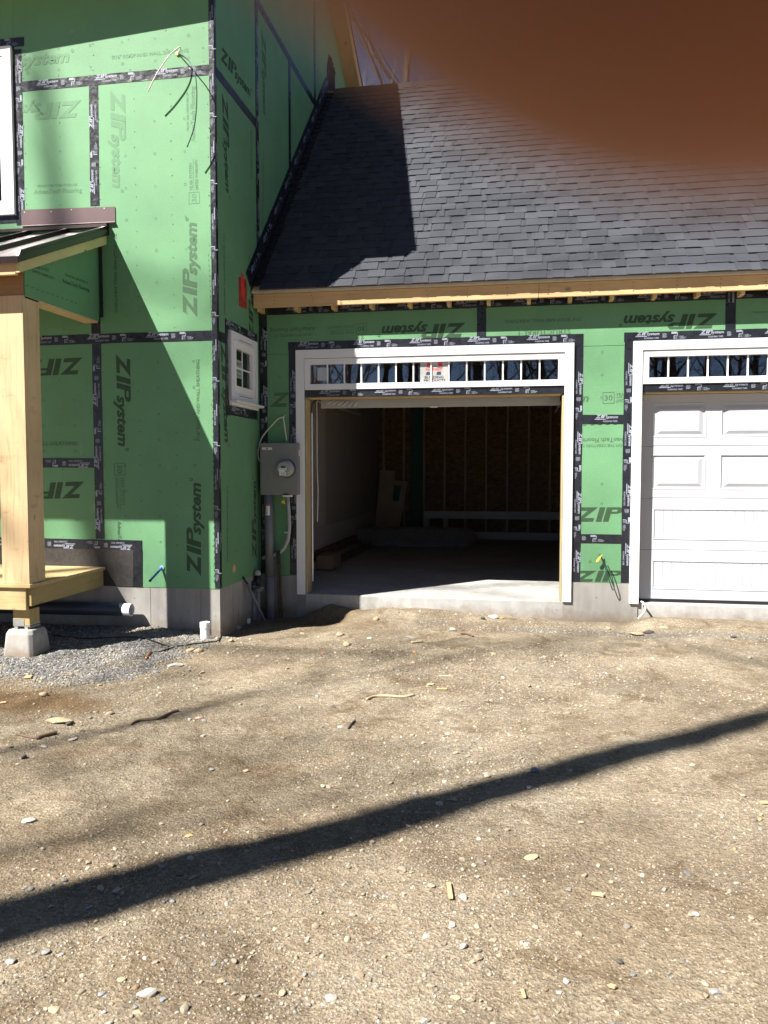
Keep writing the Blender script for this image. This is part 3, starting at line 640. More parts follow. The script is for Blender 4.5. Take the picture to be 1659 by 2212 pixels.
# doorways: casing, transom window, header tape
pane_glass = []
def doorway(L, R, name):
    c = CW; mb = MB()
    for poly in ([(L, -.002), (L+c, -.002), (L+c, HT-c), (L, HT)], [(R-c, -.002), (R, -.002), (R, HT), (R-c, HT-c)], [(L, HT), (L+c, HT-c), (R-c, HT-c), (R, HT)]):
        MB().prism(poly, GW, .001, .030).build('door_casing', M['white'], garage, bevel=.002)
    t0, t1 = 2.228, HT-c-.004                                           # transom unit
    a0, a1 = L+c+.003, R-c-.003; s = .062; mb = MB()
    for poly in ([(a0, t0), (a0+s, t0+s), (a0+s, t1-s), (a0, t1)], [(a1, t0), (a1, t1), (a1-s, t1-s), (a1-s, t0+s)], [(a0, t1), (a0+s, t1-s), (a1-s, t1-s), (a1, t1)], [(a0, t0), (a1, t0), (a1-s, t0+s), (a0+s, t0+s)]):
        mb.prism(poly, GW, -.06, .018)
    tr = mb.build('transom_window', M['white'], garage, bevel=.003)
    b0, b1, e0, e1 = a0+s, a1-s, t0+s, t1-s; n = 14; w = (b1-b0)/n; mw = .015
    for i in range(n):
        x0, x1 = b0+w*i+(.0 if i == 0 else mw/2), b0+w*(i+1)-(0 if i == n-1 else mw/2)
        put(MB().prism([(x0, e0), (x1, e0), (x1, e1), (x0, e1)], GW, -.022, -.017).mesh('pane', M['glass']), 'pane', tr)
        if i: MB().prism([(b0+w*i-mw/2, e0), (b0+w*i+mw/2, e0), (b0+w*i+mw/2, e1), (b0+w*i-mw/2, e1)], GW, -.024, -.006).build('muntin', M['vinyl'], tr)
    MB().box(a0, a1, YG+.061, YG+.16, HO+.003, 2.226).build('header', M['pineX'], garage)
    MB().box(a0, a1, YG+.0005, YG+.060, HO+.002, 2.2275).build('header', M['panel'], garage)
    tape(GW, (a0+.001, 2.189), (a1-.001, 2.189), garage, w=.076, phase=.17, d=.003)
    MB().box(a0+.03, a1-.03, YG+.022, YG+.160, HO-.012, HO-.001).build('head_jamb', M['pineX'], garage)
    return tr, (b0, b1, e0, e1)
tr1, (b0, b1, e0, e1) = doorway(DL, DR, 'a'); tr2, _ = doorway(D2, D2R, 'b')
for x in (b0+.9, b1-.08): MB().box(x-.012, x+.012, YG-.0195, YG-.018, e0-.045, e0-.039).build('weep_cover', M['trim'], tr1)
# maker's sheet stuck behind the transom glass bars
sx0, sx1 = PIX[GW](zm(4.32, 1600, 1400)(128, 150))[0], PIX[GW](zm(4.32, 1600, 1400)(385, 150))[0]
sk = MB().prism([(sx0, e0+.001), (sx1, e0+.001), (sx1, e1-.001), (sx0, e1-.001)], GW, -.0168, -.0164).build('window_sticker', plain('sticker_paper', (.42, .42, .41), .6), tr1)
sw = sx1-sx0; D = -.0158
def sk_poly(pts, m): gg = gpoly([(sx0+sw*u, e0+(e1-e0)*v) for u, v in pts]); me = bpy.data.meshes.new('sticker_emblem'); me.from_pydata([GW(u, v, D) for u, v in gg[0]], [], gg[1]); me.materials.append(M[m]); put(me, 'sticker_emblem', tr1)
sk_poly([(.26, .99), (.42, .99), (.385, .79), (.235, .75)], 'redhot'); sk_poly([(.64, .99), (.80, .99), (.815, .75), (.665, .79)], 'redhot')
sk_poly([(.21, .72), (.52, .80), (.83, .72), (.83, .70), (.52, .77), (.21, .70)], 'ink'); sk_poly([(.20, .36), (.36, .36), (.38, .52), (.23, .52)], 'navy'); sk_poly([(.58, .36), (.76, .36), (.76, .52), (.62, .52)], 'navy')
for s, u0, u1, v, vs_, m in (('HARVEY', .20, .81, .57, .9, 'redhot'), ('BUILDING', .16, .85, .18, .85, 'ink'), ('PRODUCTS', .13, .92, .02, .85, 'ink')):
    gg = text_geo(s, 0, .025); stamp(gg, GW, (sx0+sw*u0, e0+(e1-e0)*v), (sx0+sw*u1, e0+(e1-e0)*v), M[m], tr1, 'sticker_lettering', D, None, vs_)
sk2 = MB().prism([(b0+.075, e0+.04), (b0+.20, e0+.04), (b0+.20, e1-.03), (b0+.075, e1-.03)], GW, -.0168, -.0164).build('paper_tag', plain('pale_paper', (.42, .46, .52), .5), tr1)
# rough opening of the open bay: wooden jamb studs and cut sheathing edge
for s, x in ((1, DL+CW), (-1, DR-CW)):
    a, b = sorted((x-s*.012, x+s*.004)); MB().box(a, b, YG+.0005, YG+.012, .0, HO-.013).build('sheathing_edge', M['panel'], garage)
    a, b = sorted((x-s*.012, x+s*.020)); MB().box(a, b, YG+.0125, YG+.165, .002, HO-.013).build('jamb_stud', M['jamb'], garage, bevel=.002)
# right-hand sectional door
YD = YG+.125
def DW(u, v, d=0): return (u, YD-d, v)
dl, dr = D2+CW-.01, D2R-CW+.01
gd = MB().box(dl, dr, YD+.001, YD+.045, .022, .03).build('garage_door', M['black'], garage)
def rings(mb, rects, fn):                                               # nested rectangles with depths -> stepped panel face
    vs = []; fs = []
    for (a, b, c, d, z) in rects: vs += [fn(a, c, z), fn(b, c, z), fn(b, d, z), fn(a, d, z)]
    for i in range(len(rects)-1):
        for k in range(4): fs.append((4*i+k, 4*i+(k+1) % 4, 4*i+4+(k+1) % 4, 4*i+4+k))
    m = 4*(len(rects)-1); fs.append((m, m+1, m+2, m+3)); mb.add(vs, fs)
def face_with_holes(mb, a, b, c, d, holes, fn, z=0):                    # flat face a..b x c..d with rectangular holes in one row
    xs = [a]+[v for h in holes for v in h[:2]]+[b]; h0, h1 = holes[0][2], holes[0][3]
    def q(x0, x1, y0, y1): mb.add([fn(x0, y0, z), fn(x1, y0, z), fn(x1, y1, z), fn(x0, y1, z)], [(0, 1, 2, 3)])
    q(a, b, c, h0); q(a, b, h1, d)
    for i in range(0, len(xs), 2): q(xs[i], xs[i+1], h0, h1)
secs = [(.030, .541), (.5425, 1.0745), (1.076, 1.608), (1.6095, 2.135)]
pu0 = onY(R1(905, 1100), YD)[0]; pu1 = onY(R1(1260, 1100), YD)[0]; pn = onY(R1(1352, 1100), YD)[0]; pit = pn-pu0; pw = pu1-pu0
for si, (z0, z1) in enumerate(secs):
    mb = MB(); e = .006
    if si < 2: holes = [(pu0+.02+j*(2*pit), pu0+.02+j*(2*pit)+2*pw+(pit-pw)-.02, z0+.105, z1-.105) for j in range(2)]
    else: holes = [(pu0+j*pit, pu0+j*pit+pw, z0+.085, z1-.085) for j in range(4)]
    face_with_holes(mb, dl, dr, z0+e, z1-e, holes, DW)
    vs = [DW(dl, z0+e), DW(dr, z0+e), DW(dl, z0, -.004), DW(dr, z0, -.004), DW(dl, z1-e), DW(dr, z1-e), DW(dl, z1, -.004), DW(dr, z1, -.004), DW(dl, z0, -.04), DW(dr, z0, -.04), DW(dl, z1, -.04), DW(dr, z1, -.04)]
    mb.add(vs, [(0, 1, 3, 2), (4, 6, 7, 5), (2, 3, 9, 8), (6, 10, 11, 7)])
    for (a, b, c, d) in holes:
        if si < 2: rings(mb, [(a, b, c, d, 0), (a+.006, b-.006, c+.006, d-.006, .006), (a+.014, b-.014, c+.014, d-.014, .003), (a+.020, b-.020, c+.020, d-.020, -.006)], DW)
        else: rings(mb, [(a, b, c, d, 0), (a+.008, b-.008, c+.008, d-.008, .004), (a+.020, b-.020, c+.020, d-.020, -.010), (a+.034, b-.034, c+.034, d-.034, -.010), (a+.075, b-.075, c+.065, d-.065, .003), (a+.078, b-.078, c+.068, d-.068, .003)], DW)
    so = mb.build('door_section', M['door'], gd)
    if si < 2:
        for (a, b, c, d) in holes:
            n = 13; w = (b-a-.042)/n
            for k in range(n):
                x = a+.021+w*k; MB().prism([(x+.002, c+.022), (x+w-.002, c+.022), (x+w-.002, d-.022), (x+.002, d-.022)], DW, -.0058, -.002).build('beadboard', M['door'], gd, bevel=.0015)
MB().box(dl, dr, YD-.006, YD+.03, .006, .0285).build('bottom_seal', M['black'], gd)
MB().box(dl, dr, YD-.012, YD+.05, 2.137, HO-.014).build('top_rail', M['trim'], gd)
MB().box(dl-.012, dl-.001, YG+.02, YG+.16, .01, HO-.014).build('jamb_stud', M['pineZ'], garage); 
# side and back walls, ceiling, slab, foundation
YBK = 8.43
def foundation(a, b, top, name='foundation'): return MB().box(a, b, YG-.004, YG+.25, -.7, top).build(name, M['concrete'], garage)
foundation(-.003, DL+.095, .197); foundation(DR-.085, D2+.085, .202); foundation(D2R-.085, GX1, .202)
for x in (DL+.093,): MB().box(x-.10, x+.002, YG-.0045, YG-.0042, -.6, -.005).build('form_joint', M['grey'], garage)
mb = MB().hexa([(.02, YG-.002, -.55), (GX1, YG-.002, -.55), (GX1, YBK, -.55), (.02, YBK, -.55), (.02, YG+.012, 0), (GX1, YG+.012, 0), (GX1, YBK, .02), (.02, YBK, .02)])
mb.build('floor_slab', M['slab'], garage, bevel=.012)
MB().box(.003, .016, YG+.17, YBK-.001, .24, .548).build('drywall_sheet', M['drywall'], garage); MB().box(.003, .016, YG+.17, 4.10, .552, 3.3).build('drywall_sheet', M['drywall'], garage); MB().box(.003, .014, 4.103, YBK-.001, .552, 3.3).build('drywall_sheet', plain('tan_drywall', (.36, .325, .29), .9, 0, .06, 3), garage)
MB().box(.017, .06, 2.2, YBK-.25, .125, .235).build('ledger_board', M['osb'], garage); MB().box(.003, .12, YG+.17, YBK, .02, .12).build('wall_curb', M['concrete'], garage)
MB().box(-.02, .0025, YG+.012, YBK+.012, -.3, 3.45).build('party_wall', M['osb'], garage)
bw = MB().box(.003, GX1, YBK, YBK+.012, .02, 3.4).build('back_wall', M['osb'], garage)
MB().box(.02, GX1, YBK-.10, YBK-.002, .021, .058).build('sole_plate', M['pineX'], bw)
x = .12
while x < GX1:
    MB().box(x, x+.038, YBK-.092, YBK-.0015, .059, 3.3).build('wall_stud', M['stud'], bw); x += .406
gsx = onY(Z8(712, 500), YBK)[0]; MB().box(gsx, gsx+.30, YBK-.012, YBK-.002, .06, 2.75).build('green_panel_strip', M['shaded_green'], bw)
MB().box(GX1-.012, GX1, YG+.003, YBK+.012, -.2, 3.4).build('side_wall', M['osb'], garage)
MB().box(.02, GX1-.014, YG+.17, YBK-.002, 3.30, 3.32).build('ceiling', M['osb'], garage)
# lifted door's bottom rail and tracks seen through the open bay
rl = MB().box(DL+.19, DR-.12, 1.52, 1.56, 2.055, 2.155).build('raised_door', M['trim'], garage)
MB().box(1.85, 1.93, 1.512, 1.519, 2.045, 2.062).build('door_handle', M['label'], rl)
for x in (DL+.085, DR-.06): MB().tube([(x, 1.50, .1), (x, 1.50, 2.0), (x, 1.56, 2.11), (x, 1.7, 2.16), (x, 4.2, 2.17)], .016, 6).build('door_track', M['galv'], rl)
mb = MB()
for k in range(6): mb.bar((DL+.28+.06*k, 1.47, 2.10-.008*k), (DL+.36+.05*k, 1.49, 2.14-.006*k), .016, .012)
mb.build('track_bracket', M['galv'], rl)
# ---- garage roof
EY, EZ = .935, 3.258
SLP = 1.045; TH = math.atan(SLP); RY = 4.42
def RF(x, s, d=0):                                                       # s along the slope from the eave, d outward
    return (x, EY+s*math.cos(TH)-d*math.sin(TH), EZ+s*math.sin(TH)+d*math.cos(TH))
SL = (RY-EY)/math.cos(TH); roofdeck = MB().prism([(.02, .02), (GX1+.3, .02), (GX1+.3, SL), (.02, SL)], RF, -.06, -.004).build('roof_deck', M['pineX'], garage)
bk = MB(); zr = EZ+SL*math.sin(TH)
bk.hexa([(.02, RY+.003, zr-.09), (GX1+.3, RY+.003, zr-.09), (GX1+.3, YBK+.4, zr-.09-SLP*(YBK+.4-RY)), (.02, YBK+.4, zr-.09-SLP*(YBK+.4-RY)), (.02, RY+.003, zr), (GX1+.3, RY+.003, zr), (GX1+.3, YBK+.4, zr-SLP*(YBK+.4-RY)), (.02, YBK+.4, zr-SLP*(YBK+.4-RY))]).build('rear_roof', M['shingle'], garage)
EXP = .1435; SW_ = 1.0
def shingle_mesh(k, w):
    r = random.Random(100+k); mb = MB(); t = .0065
    tone = lambda: (lambda v: (v*.93, v*1.0, v*1.22))(r.choice([.040, .043, .045, .047, .049, .051, .054, .058]))
    base = tone(); fnl = lambda u, v, d: (u, v, d)
    mb.prism([(.0008, 0), (w-.0008, 0), (w-.0008, EXP+.05), (.0008, EXP+.05)], fnl, 0, .0030, base)
    x = r.uniform(-.02, .06)
    while x < w-.02:
        tw = r.uniform(.10, .26); a, b = max(x, .001), min(x+tw, w-.001)
        if b-a > .03:
            i0, i1 = r.uniform(-.012, .012), r.uniform(-.012, .012)
            mb.prism([(a, -.002), (b, -.002), (min(b+i1, w-.001), EXP+.01), (max(a+i0, .001), EXP+.01)], fnl, .0030, .0030+t, tone())
        x += tw+r.choice([.03, .05, .09, .14])
    return mb.mesh('shingle', M['shingle'])
SHM = [shingle_mesh(k, SW_) for k in range(14)]
tilt = .0115/EXP
rows = int((SL-.02)/EXP)
ex = Vector((1, 0, 0)); es = Vector((0, math.cos(TH), math.sin(TH))); en = Vector((0, -math.sin(TH), math.cos(TH)))
rot = Matrix((ex, es, en)).transposed().to_4x4() @ Matrix.Rotation(-math.atan(tilt)*.8, 4, 'X')
nsh = 0; stuffmb = []
for rI in range(rows+1):
    off = [0, .26, .52, .13, .41, .67][rI % 6]; x = .10-off
    while x < GX1+.2:
        xa, xb = max(x, .105), x+SW_
        s = rI*EXP-.012; me = random.choice(SHM)
        vis = xa < 5.3+.05*rI
        if vis and nsh < 300 and x >= .10:
            o = put(me, 'shingle'); o.matrix_world = Matrix.Translation(Vector(RF(x, s, .002+.0016*((rI+int(x*3)) % 2)*0+.0085)))@rot; o.parent = garage; o.matrix_parent_inverse = Matrix.Translation(-garage.location); nsh += 1
        else: stuffmb.append((me, x, s, .105-x if x < .105 else 0))
        x += SW_
vs = []; fs = []; cl = []
for me, x, s, cut in stuffmb:
    o = Matrix.Translation(Vector(RF(x, s, .0105)))@rot; b = len(vs)
    ca = me.color_attributes['Col'].data
    vs += [tuple(o @ Vector((max(v.co.x, cut), v.co.y, v.co.z))) for v in me.vertices]
    for p in me.polygons: fs.append(tuple(b+i for i in p.vertices)); cl.append(tuple(ca[p.loop_start].color[:3]))
sm = MB(); sm.v = vs; sm.f = fs; sm.c = cl; so = sm.build('shingles', M['shingle'], garage); so['kind'] = 'stuff'
cap = MB(); x = .1
while x < GX1+.2:
    v = random.choice([.04, .05, .06]); cap.hexa([RF(x, SL-.13, .012), RF(x+.31, SL-.13, .012), RF(x+.31, SL+.01, .02), RF(x, SL+.01, .02), RF(x, SL-.13, .018), RF(x+.31, SL-.13, .021), RF(x+.31, SL+.01, .035), RF(x, SL+.01, .03)], (v, v, v*1.06)); x += .3
cap.build('ridge_cap', M['shingle'], garage)
# step flashing and taped joint up the house wall
for k in range(rows):
    s = k*EXP+.05
    MB().hexa([RF(.004, s, .018), RF(.105, s, .018), RF(.105, s+.18, .013), RF(.004, s+.18, .013), RF(.004, s, .020), RF(.105, s, .020), RF(.105, s+.18, .0145), RF(.004, s+.18, .0145)]).build('step_flashing', M['metalroof'], garage)
def slopeline(s, d): p = RF(0, s, d); return (p[1], p[2])
tape(SW, slopeline(.02, .115), slopeline(SL, .115), house, w=.17, prints=False, d=.012)
a0_, a1_ = np.array(slopeline(.02, .115)), np.array(slopeline(SL, .115)); ln = np.linalg.norm(a1_-a0_); ev = (a1_-a0_)/ln
for k in range(17):
    p = a0_+ev*(.12+.30*k); stamp(TAPE_A if k % 2 == 0 else TAPE_B, SW, p, p+ev*.2, M['tapeprint'], house, 'tape_lettering', .013)
mb = MB()                                                                # loose foil flashing at the top of the joint
pk = slopeline(SL, .05)
for k in range(7): mb.hexa([(.004+.012*(k % 2), pk[0]+.03*k-.05, pk[1]-.02), (.02+.03*(k % 3), pk[0]+.03*k-.02, pk[1]-.02), (.02+.01*k, pk[0]+.03*k-.01, pk[1]+.45-.05*abs(k-3)), (.005, pk[0]+.03*k-.05, pk[1]+.5-.06*abs(k-3)), (.007+.012*(k % 2), pk[0]+.03*k-.05, pk[1]-.02), (.024+.03*(k % 3), pk[0]+.03*k-.02, pk[1]-.02), (.024+.01*k, pk[0]+.03*k-.01, pk[1]+.45-.05*abs(k-3)), (.009, pk[0]+.03*k-.05, pk[1]+.5-.06*abs(k-3))])
mb.build('loose_flashing', M['tape'], garage)
# eave: fascia boards, drip edge, rafter tails
FZ0, FZ1 = EZ-.170, EZ-.030
MB().box(.012, 2.995, 1.0, 1.038, FZ0, FZ1).build('fascia_board', M['pineX'], garage, bevel=.003); MB().box(2.999, GX1+.3, 1.001, 1.039, FZ0, FZ1).build('fascia_board', M['pineX'], garage, bevel=.003)
MB().hexa([(.012, .945, EZ-.028), (GX1+.3, .945, EZ-.028), (GX1+.3, 1.02, EZ-.028), (.012, 1.02, EZ-.028), (.012, .945, EZ-.004), (GX1+.3, .945, EZ-.004), (GX1+.3, 1.02, EZ+.06), (.012, 1.02, EZ+.06)]).build('drip_edge', plain('pale_drip_edge', (.52, .47, .38), .5), garage)
x = .04
while x < GX1:
    MB().hexa([(x, 1.04, FZ0-.03), (x+.038, 1.04, FZ0-.03), (x+.038, YG-.001, FZ0-.03), (x, YG-.001, FZ0-.03), (x, 1.04, FZ0+.12), (x+.038, 1.04, FZ0+.12), (x+.038, YG-.001, FZ0+.25), (x, YG-.001, FZ0+.25)]).build('rafter_tail', M['pineY'], garage); x += .406
nl = MB()
for x in np.arange(.25, 7, .406):
    for z in (.035, .07, .11): nl.tube([(x+random.uniform(-.01, .01), .9995, FZ0+z), (x, .998, FZ0+z)], .004, 6)
nl.build('nail_heads', M['rust'], garage)
# ------------------------------------------------------------------ porch
porch = thing('porch', 'unfinished entry porch with wooden post, plank deck and bronze metal roof', 'porch', (-1.6, -.6, -.2))
PX0, PX1 = -1.455, -1.205; PY0, PY1 = -1.190, -.965; DZ = .412; PZT = 2.80
pb = MB()
for (a, b, c, d) in ((PX0, PX1-.0005, PY0, PY0+.02), (PX1-.02, PX1, PY0+.0205, PY1), (PX0, PX0+.02, PY0+.0205, PY1), (PX0+.0205, PX1-.0205, PY1-.02, PY1-.0005)):
    MB().box(a, b, c, d, DZ+.001, PZT).build('post_board', M['post'], porch, bevel=.002)
nl = MB()
for x, z in ((PX1+.0005, DZ+.06), (PX1+.0005, DZ+.09)): nl.tube([(x, PY0+.03 if z < .48 else PY1-.03, z), (x+.002, PY0+.03 if z < .48 else PY1-.03, z)], .004, 6)
nl.build('nail_heads', M['rust'], porch)
# deck boards, rim joists, stub post on its footing
for k in range(9):
    y = -1.215+k*.136
    MB().box(-3.6, -1.185+random.uniform(-.003, .003), y, min(y+.132, -.004), DZ-.030, DZ).build('deck_board', M['deckX'], porch, bevel=.003)
MB().box(-3.6, -1.243, -1.190, -1.152, DZ-.222, DZ-.031).build('rim_joist', M['treatedX'], porch, bevel=.003); MB().box(-1.242, -1.206, -1.168, -.006, DZ-.190, DZ-.0315).build('rim_joist', M['treated'], porch, bevel=.003)
MB().box(-1.30, -1.243, -1.150, -1.0, DZ-.19, DZ-.032).build('rim_joist', M['treated'], porch)
SX0, SX1, SY0, SY1 = -1.405, -1.250, -1.135, -.995
MB().box(SX0, SX1, SY0, SY1, .050, DZ-.224).build('stub_post', M['treatedZ'], porch, bevel=.003)
MB().box(SX0+.001, SX1-.05, SY0-.003, SY0-.0005, .045, .105).box(SX1+.0005, SX1+.003, SY0, SY1, .030, .062).box(SX0, SX1+.003, SY0, SY1, .040, .0495).box(SX0+.01, SX0+.04, SY0, SY0+.03, .016, .040).box(SX1-.05, SX1-.02, SY0, SY0+.03, .016, .040).build('post_base', M['galv'], porch)
FA, FB, FT = .150, .118, .030; fx, fy = -1.325, -1.07
mb = MB(); ring_ = []
for z, h, c in ((-.40, .162, .03), (-.02, .128, .03), (.016, .112, .03)):
    ring_.append([(fx+sx*(h-(c if ax == 0 else 0)), fy+sy*(h-(c if ax == 1 else 0)), z) for sx, sy, ax in ((-1, -1, 0), (1, -1, 0), (1, -1, 1), (1, 1, 1), (1, 1, 0), (-1, 1, 0), (-1, 1, 1), (-1, -1, 1))])
vs = sum(ring_, []); fs = [(8*i+k, 8*i+(k+1) % 8, 8*i+8+(k+1) % 8, 8*i+8+k) for i in range(2) for k in range(8)]+[tuple(range(16, 24)), tuple(reversed(range(8)))]
mb.add(vs, fs).build('concrete_footing', M['block'], porch, bevel=.008)
# beams, gable side panel, roof
RK = lambda y: 3.532+.437*y                                              # underside of the rake at distance y in front of the wall (y negative)
MB().prism([(-.004, PZT+.002), (-1.16, PZT+.002), (-1.16, RK(-1.16)+.01), (-.004, RK(0)+.01)], PW, -.012, 0).build('gable_panel', M['panel'], porch)
gpn = porch.children[-1]
P(CRE, PW, ZP(885, 990), ZP(1195, 1105), gpn); P(ADV, PW, ZP(848, 1080), ZP(1215, 1210), gpn); P(text_geo('YEAR SYSTEM', 0, 0), PW, ZP(470, 885), ZP(665, 935), gpn); P(text_geo('LIMITED WARRANTY', 0, 0), PW, ZP(440, 940), ZP(745, 1045), gpn)
dashes(PW, ZP(345, 1115), ZP(1080, 1375), 11, gpn)
MB().box(-1.30, -1.2125, -1.16, -.004, PZT+.003, 3.0).build('side_beam', M['pineY'], porch); MB().box(-1.34, -1.205, -1.16, -.02, PZT-.016, PZT+.0025).build('soffit_strip', plain('pale_plywood', (.56, .42, .24), .7), porch)
MB().box(-3.6, -1.2125, -1.175, -1.05, PZT+.003, 2.98).build('front_beam', M['lvl'], porch, bevel=.002)
YE = -1.37
MB().box(-3.6, -1.139, YE, YE+.036, RK(YE)-.012, RK(YE)+.122).build('fascia_board', M['pineX'], porch, bevel=.003)
mb = MB(); ya = -.012
mb.hexa([(-1.137, YE-.002, RK(YE)), (-1.100, YE-.002, RK(YE)), (-1.100, ya, RK(ya)), (-1.137, ya, RK(ya)), (-1.137, YE-.002, RK(YE)+.112), (-1.100, YE-.002, RK(YE)+.112), (-1.100, ya, RK(ya)+.112), (-1.137, ya, RK(ya)+.112)])
mb.build('rake_board', make_wood('greenish_board', (.56, .50, .24), (.46, .38, .18), 1), porch, bevel=.003)
def PR(x, y, d): return (x, y, RK(y)+.118+d)
YR = YE-.035
mb = MB(); mb.hexa([PR(-3.6, YR, 0), PR(-1.083, YR, 0), PR(-1.083, -.004, 0), PR(-3.6, -.004, 0), PR(-3.6, YR, .018), PR(-1.083, YR, .018), PR(-1.083, -.004, .018), PR(-3.6, -.004, .018)])
mr = mb.build('metal_roof', M['metalpan'], porch)
mb = MB(); mb.hexa([PR(-1.0825, YR, -.030), PR(-1.076, YR, -.030), PR(-1.076, -.004, -.030), PR(-1.0825, -.004, -.030), PR(-1.0825, YR, .030), PR(-1.076, YR, .030), PR(-1.076, -.004, .030), PR(-1.0825, -.004, .030)]); mb.build('edge_trim', M['metalroof'], mr)
MB().box(-3.6, -1.084, YR-.006, YR-.001, RK(YR)+.085, RK(YR)+.136).build('edge_trim', M['metalroof'], mr)
for k, x in enumerate((-1.098, -1.50, -1.91, -2.32, -2.73)):
    MB().hexa([PR(x-.014, YR+.01, .0185), PR(x+.014, YR+.01, .0185), PR(x+.014, -.006, .0185), PR(x-.014, -.006, .0185), PR(x-.011, YR+.03, .060), PR(x+.011, YR+.03, .060), PR(x+.011, -.006, .060), PR(x-.011, -.006, .060)]).build('standing_seam', M['metalroof'], mr)
mb = MB().hexa([(-3.6, -.062, 3.683), (-1.075, -.062, 3.683), (-1.075, -.0045, 3.683), (-3.6, -.0045, 3.683), (-3.6, -.058, 3.712), (-1.075, -.058, 3.712), (-1.075, -.0045, 3.725), (-3.6, -.0045, 3.725)]); mb.build('roof_closure', M['metalroof'], mr)
fl = MB().prism([(-2.0, 3.752), (-1.012, 3.740), (-1.012, 3.880), (-2.0, 3.905)], FW, .0045, .0075).build('apron_flashing', M['flash'], porch)
MB().hexa([(-2.0, -.030, 3.738), (-1.012, -.030, 3.726), (-1.012, -.0046, 3.7395), (-2.0, -.0046, 3.7515), (-2.0, -.030, 3.741), (-1.012, -.030, 3.729), (-1.012, -.0076, 3.742), (-2.0, -.0076, 3.754)]).build('flashing_lip', M['flash'], fl)
nm = MB()
for zx, zy in ((337, 124), (696, 116), (974, 90), (1418, 70)):
    q = onY(ZP(zx, zy), -.008); nm.tube([(q[0], -.0100, q[2]), (q[0], -.0076, q[2])], .007, 8)
nm.build('nail_heads', M['nail'], fl)
MB().box(-1.19, -1.155, -.010, -.004, 2.84, 3.56).build('corner_strip', M['tape'], porch)
# ------------------------------------------------------------------ service meter and pipes by the garage corner
mA, mB_ = onY(ZM(133, 525), 1.06), onY(ZM(945, 1655), 1.06)
mt = thing('electric_meter', 'grey metal meter box on the wall left of the open bay', 'meter box', (mA[0]+.2, YG, mB_[2]))
x0, x1, z0, z1 = mA[0], mB_[0], mB_[2], mA[2]; YM = 1.06
MB().box(x0, x1, YM, YM+.02, z0, z1).build('cover', M['grey'], mt, bevel=.004); MB().box(x0+.003, x1+.001, YM+.0205, YG-.032, z0+.003, z1-.003).build('box_body', M['grey'], mt, bevel=.004)
mc = onY(ZM(640, 1080), YM-.10); cx, cz = mc[0], mc[2]
mb = MB(); mb.tube([(cx+.012, YM, cz), (cx+.012, YM-.012, cz)], .098, 36); sk_ = mb.build('socket_ring', M['bluegrey'], mt, True)
MB().tube([(cx+.01, YM-.012, cz), (cx+.006, YM-.045, cz), (cx+.002, YM-.07, cz)], [.090, .088, .080], 36).build('meter_drum', M['lightpipe'], mt, True)
me_ = MB().tube([(cx, YM-.0705, cz), (cx, YM-.092, cz), (cx, YM-.098, cz)], [.078, .076, .066], 36).build('meter_dial', plain('meter_face', (.30, .31, .30), .35, 0, .05), mt)
def tagbox(name, a, b, c, d, y, m, par, th=.001): return MB().box(a, b, y-th, y, c, d).build(name, m, par)
tagbox('display', cx-.026, cx+.02, cz+.008, cz+.030, YM-.0982, M['lcd'], me_); MB().prism([(cx-.055, cz+.002), (cx+.04, cz+.002), (cx+.008, cz-.036), (cx-.045, cz-.036)], lambda u, v, d: (u, YM-.0982-d, v), 0, .001).build('rating_plate', M['label'], me_)
tagbox('number_tag', cx-.045, cx+.03, cz-.072, cz-.040, YM-.0995, M['label'], me_)
for s, a, w, z, h in (('2140', cx-.03, .045, cz-.063, .9), ('CL200 240V', cx-.045, .065, cz-.013, .9)):
    stamp(text_geo(s, 0, .01), lambda u, v, d=0: (u, YM-.1012, v), (a, z), (a+w, z), M['ink'], me_, 'lettering', 0, None, h)
tg = tagbox('warning_label', x0+.022, x0+.135, z1-.072, z1-.047, YM-.0003, M['label'], mt); stamp(text_geo('DANGER', 0, .02), lambda u, v, d=0: (u, YM-.0017, v), (x0+.028, z1-.066), (x0+.07, z1-.066), M['redhot'], mt, 'lettering'); stamp(text_geo('CAUTION', 0, .02), lambda u, v, d=0: (u, YM-.0017, v), (x0+.09, z1-.066), (x0+.13, z1-.066), M['redhot'], mt, 'lettering')
MB().tube([(x0+.079, YM-.0016, z1-.06), (x0+.079, YM-.002, z1-.06)], .009, 8).build('warning_symbol', M['ink'], mt)
MB().box(x1+.0012, x1+.003, YM+.06, YM+.09, z1-.14, z1-.075).build('side_label', M['label'], mt)
MB().tube([(cx-.03, YM-.006, z0+.006), (cx+.03, YM-.006, z0+.006)], .008, 8).build('hasp', M['black'], mt)
sy = MB().prism([(cx-.055, z0-.085), (cx-.012, z0-.098), (cx-.018, z0-.060), (cx-.042, z0-.055)], lambda u, v, d: (u, YM-.004-d, v), 0, .006).build('seal_tag', M['yellow'], mt); MB().tube([(cx-.03, YM-.007, z0-.056), (cx-.035, YM-.007, z0-.03), (cx-.015, YM-.007, z0-.01), (cx-.004, YM-.007, z0-.03), (cx-.024, YM-.007, z0-.056)], .0015, 5).build('seal_wire', M['galv'], mt)
